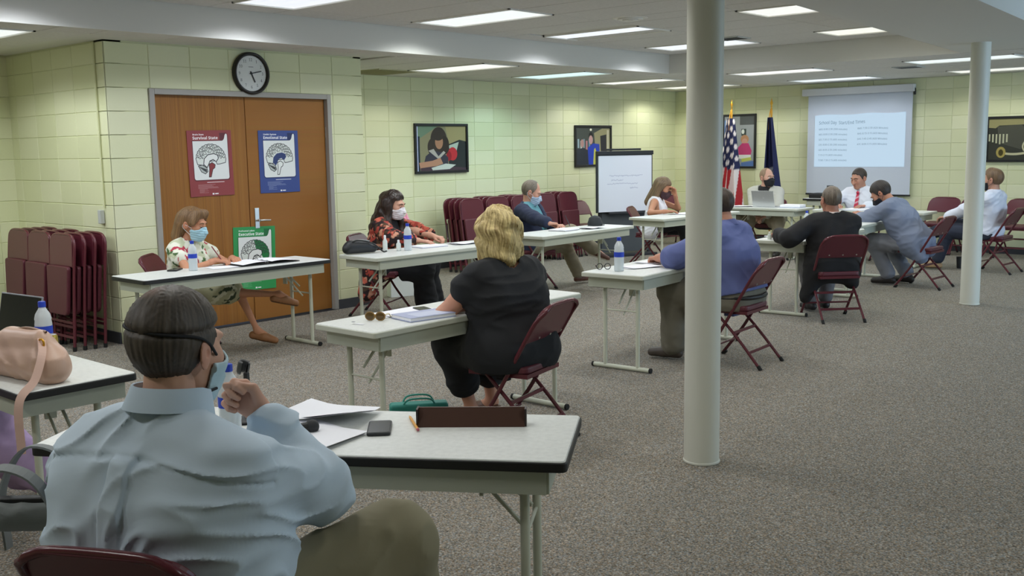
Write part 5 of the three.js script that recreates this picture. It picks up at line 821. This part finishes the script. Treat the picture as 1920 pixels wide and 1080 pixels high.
function pen(label, a, b, col, name = 'pen') {
  const A = V(...a), o = thing(name, label, name, a), d = V(...b).sub(A); mesh('barrel', rod([0, 0, 0], d.clone().multiplyScalar(0.86).toArray(), 0.0048, 8), mat(col, 0.4), o); mesh('tip', rod(d.clone().multiplyScalar(0.86).toArray(), d.toArray(), 0.0045, 8, 0.0008), mat(name === 'pencil' ? '#d8b48a' : '#888888', 0.5), o);
  if (name === 'pencil') mesh('eraser', rod(d.clone().multiplyScalar(-0.06).toArray(), [0, 0, 0], 0.0048, 8), mat('#c46a78', 0.7), o); return o;
}
// door table
bottle('water bottle on the black edged table by the door', -7.2, -4.28, 1.05);
sheet('yellowish paper pad sheet under the hand of the floral blouse woman', -7.2, -4.55, 0.24, 0.2, 80, 0.003);
{
  const o = thing('ring_binder', 'open black ring binder with white pages on the door table', 'binder', [-7.2, TY, -4.92], 86 * DEG); mesh('cover', merge([box(0.27, 0.004, 0.3, -0.14, 0.006, 0), box(0.27, 0.004, 0.3, 0.14, 0.006, 0), box(0.03, 0.006, 0.3, 0, 0.003, 0)]), M.black, o);
  for (const s of [-1, 1]) { const g = new THREE.PlaneGeometry(0.24, 0.28, 10, 2); g.rotateX(-Math.PI / 2); const p = g.attributes.position; for (let i = 0; i < p.count; i++) { const u = (p.getX(i) * s + 0.12) / 0.24; p.setY(i, 0.012 + 0.02 * Math.sin(Math.PI * Math.min(1, 0.15 + u * 0.75)) * (1 - u * 0.7)); } g.translate(s * 0.135, 0, 0); g.computeVertexNormals(); mesh('pages', g, M.paper, o); }
  for (const z of [-0.08, 0, 0.08]) mesh('ring', new THREE.TorusGeometry(0.014, 0.0018, 6, 16).translate(0, 0.016, z), M.steel, o);
}
phone('dark phone lying on the door table by the bottle', -7.34, -4.2, 40);
pen('pen held by the woman in floral blouse', [-7.37, 0.9, -4.56], [-7.28, 0.745, -4.62], '#7a2a34');
// table of the long haired woman
{
  const o = thing('crossbody_bag', 'black crossbody handbag at the end of the long haired woman table', 'bag', [-7.07, TY, -5.88], 1.35); const F = new Field(); F.cap([-0.13, 0.05, 0], 0.045, [0.13, 0.045, 0], 0.04, 0.03).cap([-0.1, 0.085, 0], 0.04, [0.06, 0.08, 0], 0.036, 0.04); const [l, u] = grow(F, 0.01); mesh('bag_body', netMesh((x, y, z) => Math.max(F.d(x, y, z), -y), l, u, 0.007), mat('#1f2226', 0.45), o); mesh('strap', tube([[-0.14, 0.08, 0.02], [-0.05, 0.125, 0.04], [0.1, 0.09, 0.05], [0.2, 0.012, 0.05], [0.26, 0.006, 0.01]], 0.007, 30, 6), M.black, o); mesh('zip', tube([[-0.12, 0.118, 0.0], [0, 0.127, 0.005], [0.1, 0.11, 0]], 0.003, 16, 5), M.steel, o);
  for (const [lab, x, z, h] of [['tall white sanitizer bottle on the long haired woman table', -7.03, -6.14, 0.15], ['short white sanitizer bottle next to the water bottle', -6.98, -6.26, 0.1]]) { const b = thing('sanitizer_bottle', lab, 'bottle', [x, TY, z]); mesh('bottle_body', lathe([[0, 0], [0.021, 0], [0.022, 0.006], [0.022, h * 0.62], [0.012, h * 0.75], [0.01, h * 0.78]], 16), mat('#dfe6e2', 0.35), b); mesh('cap', lathe([[0.011, h * 0.76], [0.011, h * 0.96], [0.007, h], [0, h]], 14), M.white, b); }
  bottle('water bottle with blue label on the long haired woman table', -6.93, -6.33, 1.1);
  pad('white notebook under the hands of the long haired woman', -7.02, -6.68, 0.3, 0.22, 0.014, 82, '#8c8fa8');
  sheet('loose white paper at the far end of the long haired woman table', -6.95, -7.08, 0.28, 0.22, 70, 0.03, TY, 2);
  pen('pen held upright by the long haired woman', [-7.16, 0.92, -7.06], [-7.14, 0.77, -7.06], '#222226');
  const gb = thing('gift_bag', 'pink and white paper gift bag behind the long haired woman', 'bag', [-8.62, 0, -7.75], 1.2); mesh('bag_body', box(0.3, 0.86, 0.14, 0, 0.43, 0, 0.004), mat('#dfe4e0', 0.7), gb); mesh('tissue', merge([...Array(5)].map((_, i) => new THREE.ConeGeometry(0.05, 0.12, 5).translate(-0.1 + i * 0.05, 0.89, (i % 2) * 0.04 - 0.02))), mat('#e89ab4', 0.8), gb); mesh('printed_band', box(0.302, 0.2, 0.142, 0, 0.7, 0), mat('#b7cfc8', 0.7), gb);
}
// navy blazer man's table
pad('grey notebook under the hand of the navy blazer man', -7.08, -8.82, 0.3, 0.22, 0.02, 95, '#565b62'); sheet('spread white papers on the navy blazer man table', -7.0, -9.2, 0.28, 0.22, 70, 0.035, TY, 2);
pen('pen in the hand of the navy blazer man', [-7.16, 0.9, -8.94], [-7.1, 0.765, -8.96], '#2a2c34');
{ const o = thing('baseball_cap', 'black cap lying on the far end of the navy blazer man table', 'cap', [-7.2, TY, -9.55], 2.2); mesh('crown', lathe([[0.085, 0], [0.088, 0.03], [0.07, 0.09], [0.035, 0.115], [0, 0.12]], 20), mat('#24282c', 0.7), o); const s = new THREE.Shape(); s.moveTo(-0.08, 0); s.quadraticCurveTo(0, 0.17, 0.08, 0); s.quadraticCurveTo(0, 0.06, -0.08, 0); mesh('brim', ext(s, 0.006, 0.001, 1, 12).rotateX(Math.PI / 2).translate(0, 0.012, 0.03), mat('#1d2024', 0.7), o); mesh('button', new THREE.SphereGeometry(0.008, 8, 6).translate(0, 0.121, 0), M.lgrey, o); }
// white top woman's table
sheet('white papers in front of the woman in white top', -7.4, -11.75, 0.3, 0.22, 80, 0.004, TY, 2);
// laptop table
{
  const o = thing('laptop', 'open silver laptop with glowing lid logo on the table near the flags', 'laptop', [-7.12, TY, -13.66], Math.PI - 0.05); mesh('base', box(0.36, 0.012, 0.24, 0, 0.006, 0, 0.004), M.silver, o); const l = mesh('lid', box(0.36, 0.24, 0.007, 0, 0.12, 0, 0.003), M.silver, o); l.position.set(0, 0.012, -0.12); l.rotation.x = -0.25; mesh('keyboard', box(0.3, 0.002, 0.1, 0, 0.0125, -0.03), M.black, o);
  const s = new THREE.Shape(); s.absellipse(-0.0075, 0, 0.0125, 0.016, 0, 7); const s2 = new THREE.Shape(); s2.absellipse(0.0065, 0, 0.0125, 0.016, 0, 7); const s3 = new THREE.Shape(); s3.absellipse(0.004, 0.0235, 0.0032, 0.0065, 0, 7, false, -0.6); const lg = merge([s, s2, s3].map(q => ext(q, 0.001, 0))); lg.rotateY(Math.PI); lg.scale(1.35, 1.35, 1); lg.translate(0, 0.125, -0.0037); mesh('lid_logo', lg, new THREE.MeshStandardMaterial({ color: 0xffffff, emissive: 0xeef4ff, emissiveIntensity: 0.8 }), l); mesh('display', box(0.33, 0.2, 0.001, 0, 0.125, 0.0038), M.blackGloss, l);
  pad('thick paper stack right of the silver laptop', -6.75, -13.7, 0.3, 0.24, 0.045, 5, '#b9c2d6', 'paper_stack', 'papers'); sheet('white papers left of the silver laptop', -7.52, -13.6, 0.26, 0.2, 10, 0.006, TY, 3);
  bottle('water bottle on the black jacket man table, seen before the laptop table leg', -4.79, -10.05, 0.95);
}
// tie man's table
{
  const o = thing('open_binder', 'open white binder lying in front of the man with red tie', 'binder', [-5.6, TY, -13.56], 0.08); for (const s of [-1, 1]) mesh('pages', box(0.25, 0.016, 0.28, s * 0.13, 0.012, 0, 0.003), M.paper, o); mesh('cover', box(0.54, 0.004, 0.3, 0, 0.002, 0), mat('#c9d2de', 0.6), o);
  sheet('white papers at the left end of the red tie man table', -6.1, -13.55, 0.28, 0.2, 0, 0.004, TY, 2);
  const p = thing('document_scanner', 'flat black device on the small table under the screen', 'device', [-6.86, 0.8005, -15.22]); mesh('device_body', box(0.62, 0.06, 0.26, 0, 0.03, 0, 0.01, 2), M.black, p); mesh('device_top', box(0.56, 0.02, 0.22, 0, 0.068, 0, 0.006), M.dark, p);
  const c = thing('tumbler', 'dark grey tumbler standing by the black device under the screen', 'cup', [-6.86, 0.879, -15.18]); mesh('cup_body', lathe([[0, 0], [0.04, 0], [0.052, 0.12], [0.05, 0.12], [0.038, 0.008], [0, 0.008]], 20), mat('#5b5f64', 0.5), c); mesh('liquid', lathe([[0, 0.09], [0.047, 0.09]], 16), M.black, c);
  const b = thing('paper_box', 'white paper box behind the man with red tie', 'box', [-6.34, 0.8005, -15.25], 0.0); mesh('carton', box(0.32, 0.14, 0.26, 0, 0.07, 0, 0.004), M.white, b); mesh('lid', box(0.33, 0.03, 0.27, 0, 0.145, 0, 0.004), mat('#dfe6f0', 0.7), b);
}
// black jacket man's table
pad('black folder with paper on the black jacket man table', -4.68, -9.3, 0.3, 0.22, 0.012, 60, '#151618', 'folder', 'folder');
{ const b = thing('hand_gel', 'tiny clear gel bottle on the end of the black jacket man table', 'bottle', [-4.68, TY, -9.02]); mesh('bottle_body', lathe([[0, 0], [0.02, 0], [0.02, 0.045], [0.009, 0.056], [0.009, 0.06]], 14), mat('#cfd8cf', 0.3), b); mesh('cap', lathe([[0.01, 0.058], [0.01, 0.075], [0, 0.075]], 12), mat('#d9ded0', 0.4), b); }
// grey blue blazer man's table
sheet('white papers under the hands of the grey blue blazer man', -5.02, -11.95, 0.3, 0.22, 85, 0.004, TY, 2);
// blue polo man's table
bottle('water bottle with blue label on the blue polo man table', -4.4, -6.13, 1.12); sheet('white papers beside the water bottle on the blue polo man table', -4.43, -6.42, 0.28, 0.2, 62, 0.006, TY, 2); sheet('white papers under the arm of the blue polo man', -4.5, -6.75, 0.3, 0.22, 80, 0.01, TY, 2);
{ const o = thing('eyeglasses', 'dark framed eyeglasses on the corner of the blue polo man table', 'glasses', [-4.55, TY, -6.14], 0.7); for (const s of [-1, 1]) { mesh('lens_rim', new THREE.TorusGeometry(0.022, 0.003, 6, 20).translate(s * 0.03, 0.024, 0), M.black, o); mesh('temple', tube([[s * 0.053, 0.03, 0], [s * 0.055, 0.028, -0.08], [s * 0.05, 0.006, -0.14]], 0.0028, 12, 5), mat('#5a2a30', 0.4), o); } mesh('bridge', rod([-0.009, 0.028, 0], [0.009, 0.028, 0], 0.0025, 6), M.black, o); }
// blonde woman's table
{
  const o = thing('sunglasses', 'tortoise sunglasses at the near end of the blonde woman table', 'sunglasses', [-4.2, TY, -3.58], 0.5); o.scale.setScalar(0.8); for (const s of [-1, 1]) { mesh('lens', new THREE.SphereGeometry(0.033, 16, 12).scale(1, 0.85, 0.25).translate(s * 0.037, 0.03, 0), mat('#5a4420', 0.15), o); mesh('rim', new THREE.TorusGeometry(0.033, 0.005, 8, 24).scale(1, 0.85, 1).translate(s * 0.037, 0.03, 0), mat('#8a6a34', 0.3), o); mesh('temple', tube([[s * 0.07, 0.04, 0], [s * 0.072, 0.036, -0.07], [s * 0.066, 0.008, -0.13]], 0.005, 12, 6), mat('#e6d9b6', 0.4), o); } mesh('bridge', rod([-0.008, 0.038, 0], [0.008, 0.038, 0], 0.004, 6), M.gold, o);
  const sc = thing('paper_scrap', 'small folded paper scrap at the near corner of the blonde woman table', 'paper', [-4.19, TY, -3.44], 0.3); mesh('scrap', merge([box(0.05, 0.001, 0.018, 0.02, 0.002, 0), box(0.018, 0.001, 0.018, -0.012, 0.008, 0).rotateZ(0.3)]), M.paper, sc); mesh('dark_fold', box(0.016, 0.001, 0.016, -0.02, 0.012, 0), M.grey, sc);
  pad('blue grey report booklet on the blonde woman table', -4.06, -3.81, 0.3, 0.2, 0.022, 80, '#9aa3c4', 'booklet', 'booklet'); const bk = scene.children[scene.children.length - 1]; mesh('front_cover', box(0.3, 0.002, 0.2, 0, 0.0225, 0), mat('#a9b0cf', 0.5), bk); mesh('printed_panel', box(0.2, 0.001, 0.12, 0.01, 0.0238, 0.02), mat('#c3c9df', 0.6), bk);
  sheet('white papers behind the booklet on the blonde woman table', -4.29, -3.84, 0.34, 0.2, 84, 0.006, TY, 2); phone('dark phone beside the elbow of the blonde woman', -4.24, -3.98, 70, '#2b322e'); sheet('white paper under the forearm of the blonde woman', -4.15, -4.42, 0.3, 0.22, 78, 0.01, TY, 2);
  const e = thing('reading_bag', 'teal shopping bag on the carpet behind the name plate', 'bag', [-4.5, 0, -4.16], 0.9); mesh('bag_body', box(0.36, 0.12, 0.1, 0, 0.06, 0, 0.02, 2), mat('#2f8a7c', 0.6), e); for (const s of [-1, 1]) mesh('handle', tube([[-0.1, 0.11, s * 0.03], [-0.06, 0.15, s * 0.05], [0.06, 0.15, s * 0.05], [0.1, 0.11, s * 0.03]], 0.006, 20, 6), mat('#3f9c8c', 0.6), e);
}
// nearest table
{
  bottle('water bottle on the nearest table behind the raised hand', -2.84, -1.79, 1.08);
  const mc = thing('microphone_clip', 'black microphone clip on a gooseneck stand on the nearest table', 'microphone clip', [-2.964, TY, -1.93], 0.4); mc.scale.setScalar(0.85); mesh('clip', new THREE.TorusGeometry(0.021, 0.0045, 8, 24, 5.2).scale(1, 1, 6).rotateX(Math.PI / 2 - 0.25).rotateY(-1.3).translate(0, 0.225, 0), mat('#3a3b3c', 0.45), mc); mesh('joint', box(0.018, 0.04, 0.022, 0.012, 0.185, 0, 0.004), M.black, mc); mesh('stem', rod([0.01, 0.0, 0], [0.012, 0.17, 0], 0.008, 10), M.black, mc); mesh('stand_base', lathe([[0, 0], [0.06, 0], [0.06, 0.012], [0.015, 0.022], [0, 0.022]], 24), M.black, mc);
  const mm = thing('microphone', 'black microphone head lying by the wrist of the nearest man', 'microphone', [-2.66, TY + 0.024, -1.98], 1.1); mesh('grille', new THREE.SphereGeometry(0.024, 18, 14), mat('#2b2d30', 0.7), mm); mesh('mic_handle', rod([0, 0, 0], [-0.15, 0, 0.02], 0.018, 12, 0.012), M.black, mm);
  sheet('top white paper curling on the nearest table', -2.79, -2.15, 0.28, 0.22, 20, 0.05, TY + 0.012, 2); sheet('white papers half under the sleeve of the nearest man', -2.67, -1.97, 0.3, 0.24, -4, 0.006, TY, 3);
  phone('black phone lying on the nearest table', -2.52, -2.15, 46, '#2a2c2f');
  pen('yellow pencil leaning by the brown name plate', [-2.41, TY + 0.006, -2.22], [-2.56, TY + 0.006, -2.32], '#e3a33a', 'pencil');
  const np = thing('name_plate', 'long brown wooden name plate standing on the nearest table', 'name plate', [-2.32, TY, -2.385], Math.atan2(0.22, 0.27)); const s = new THREE.Shape(); s.moveTo(-0.03, 0); s.lineTo(0.03, 0); s.lineTo(0.012, 0.06); s.lineTo(0.004, 0.06); s.lineTo(-0.03, 0); mesh('plate_body', ext(s, 0.36, 0.002).rotateY(Math.PI / 2).translate(-0.18, 0, 0), mat('#4a3026', 0.4), np); for (const e of [-0.182, 0.182]) mesh('end_trim', box(0.006, 0.06, 0.05, e, 0.03, 0), mat('#2a1c17', 0.4), np);
}
// left edge table
{
  const o = thing('dark_laptop', 'open dark screened laptop at the left edge table', 'laptop', [-4.98, TY, -1.88], 0.12); mesh('base', box(0.36, 0.014, 0.25, 0, 0.007, 0, 0.004), mat('#3a3c42', 0.4), o); const l = mesh('lid', box(0.36, 0.25, 0.008, 0, 0.125, 0, 0.003), mat('#8a8d92', 0.35), o); l.position.set(0, 0.014, -0.12); l.rotation.x = -0.2; mesh('display', box(0.345, 0.235, 0.002, 0, 0.126, 0.0042), mat('#1b1a20', 0.12), l); mesh('keyboard', box(0.3, 0.002, 0.11, 0, 0.0145, -0.03), M.black, o);
  bottle('water bottle with blue cap behind the pink handbag', -4.68, -2.0, 1.15);
  const cn = thing('drink_can', 'gold and green drink can behind the pink handbag', 'can', [-4.57, TY, -1.98]); mesh('can_body', lathe([[0, 0], [0.026, 0], [0.031, 0.008], [0.031, 0.108], [0.026, 0.12]], 20), new THREE.MeshStandardMaterial({ color: S('#b9a44a'), roughness: 0.3, metalness: 0.6 }), cn); mesh('can_top', lathe([[0.026, 0.12], [0.025, 0.117], [0, 0.117]], 20), M.silver, cn); mesh('green_band', lathe([[0.0314, 0.03], [0.0314, 0.07]], 20), mat('#5d7a48', 0.4), cn);
  const hb = thing('handbag', 'blush pink leather handbag on the left edge table', 'handbag', [-4.29, TY, -1.76], 0.15); hb.scale.setScalar(1.2); const F = new Field(); F.cap([-0.13, 0.06, 0], 0.062, [0.13, 0.06, 0], 0.062, 0.05).cap([-0.1, 0.14, 0], 0.03, [0.09, 0.15, 0], 0.028, 0.08).cap([-0.14, 0.05, 0], 0.05, [0.145, 0.05, 0], 0.05, 0.04); const [lo, hi] = grow(F, 0.02);
  mesh('bag_body', netMesh((x, y, z) => Math.max(F.d(x, y, z) - folds(x, y, z, 0.008, 1.1, 3), -y), lo, hi, 0.006), mat('#c9a793', 0.42), hb); mesh('zip', tube([[-0.13, 0.15, 0], [0, 0.178, 0], [0.12, 0.172, 0]], 0.004, 16, 6), mat('#a88872', 0.5), hb);
  for (const pts of [[[0.12, 0.15, 0.02], [0.165, 0.11, 0.05], [0.19, 0.03, 0.1], [0.2, -0.02, 0.16], [0.2, -0.2, 0.17]], [[-0.14, 0.13, 0.03], [-0.19, 0.05, 0.12], [-0.18, -0.1, 0.16], [-0.12, -0.32, 0.17], [0.0, -0.46, 0.19]]]) mesh('strap', ribbon(pts, 0.007, 0.026), mat('#d6b2a2', 0.5), hb); mesh('clasp', new THREE.TorusGeometry(0.014, 0.004, 6, 16).translate(0.135, 0.14, 0.03), M.gold, hb); mesh('buckle', box(0.03, 0.03, 0.006, -0.165, -0.18, 0.175), M.gold, hb);
}
{ // grey tote bag standing on the carpet at the lower left
  const o = thing('tote_bag', 'grey felt tote bag with black lining at the lower left corner', 'bag', [-2.74, 0, -1.1], 0.75); const F = new Field(); F.cap([-0.2, 0.1, 0], 0.1, [0.2, 0.1, 0], 0.1, 0.08).cap([-0.19, 0.7, -0.01], 0.045, [0.19, 0.7, -0.01], 0.045, 0.3).cap([-0.2, 0.35, 0], 0.09, [0.2, 0.35, 0], 0.09, 0.15); const [l, u] = grow(F, 0.03);
  mesh('bag_body', netMesh((x, y, z) => Math.max(F.d(x, y, z) - folds(x, y, z, 0.008, 0.9, 5), 0.004 - y), l, u, 0.01), mat('#8b9090', 0.95), o);
  for (const z of [-0.06, 0.07]) mesh('handle', ribbon([[-0.1, 0.58, z], [-0.11, 0.75, z * 1.3], [-0.04, 0.86, z * 1.5], [0.05, 0.84, z * 1.5], [0.11, 0.72, z * 1.3], [0.1, 0.58, z]], 0.04, 0.006), mat('#8a8f90', 0.95), o); mesh('lining', box(0.2, 0.016, 0.03, 0, 0.742, 0, 0.005), M.black, o);
}
{ const o = thing('travel_mug', 'small dark travel mug on the carpet by the far column', 'cup', [-4.42, 0, -13.78]); mesh('mug_body', lathe([[0, 0], [0.033, 0], [0.042, 0.14], [0, 0.14]], 18), M.dark, o); mesh('mug_lid', lathe([[0.043, 0.138], [0.043, 0.155], [0, 0.16]], 18), M.black, o); }
renderer.render(scene, camera);
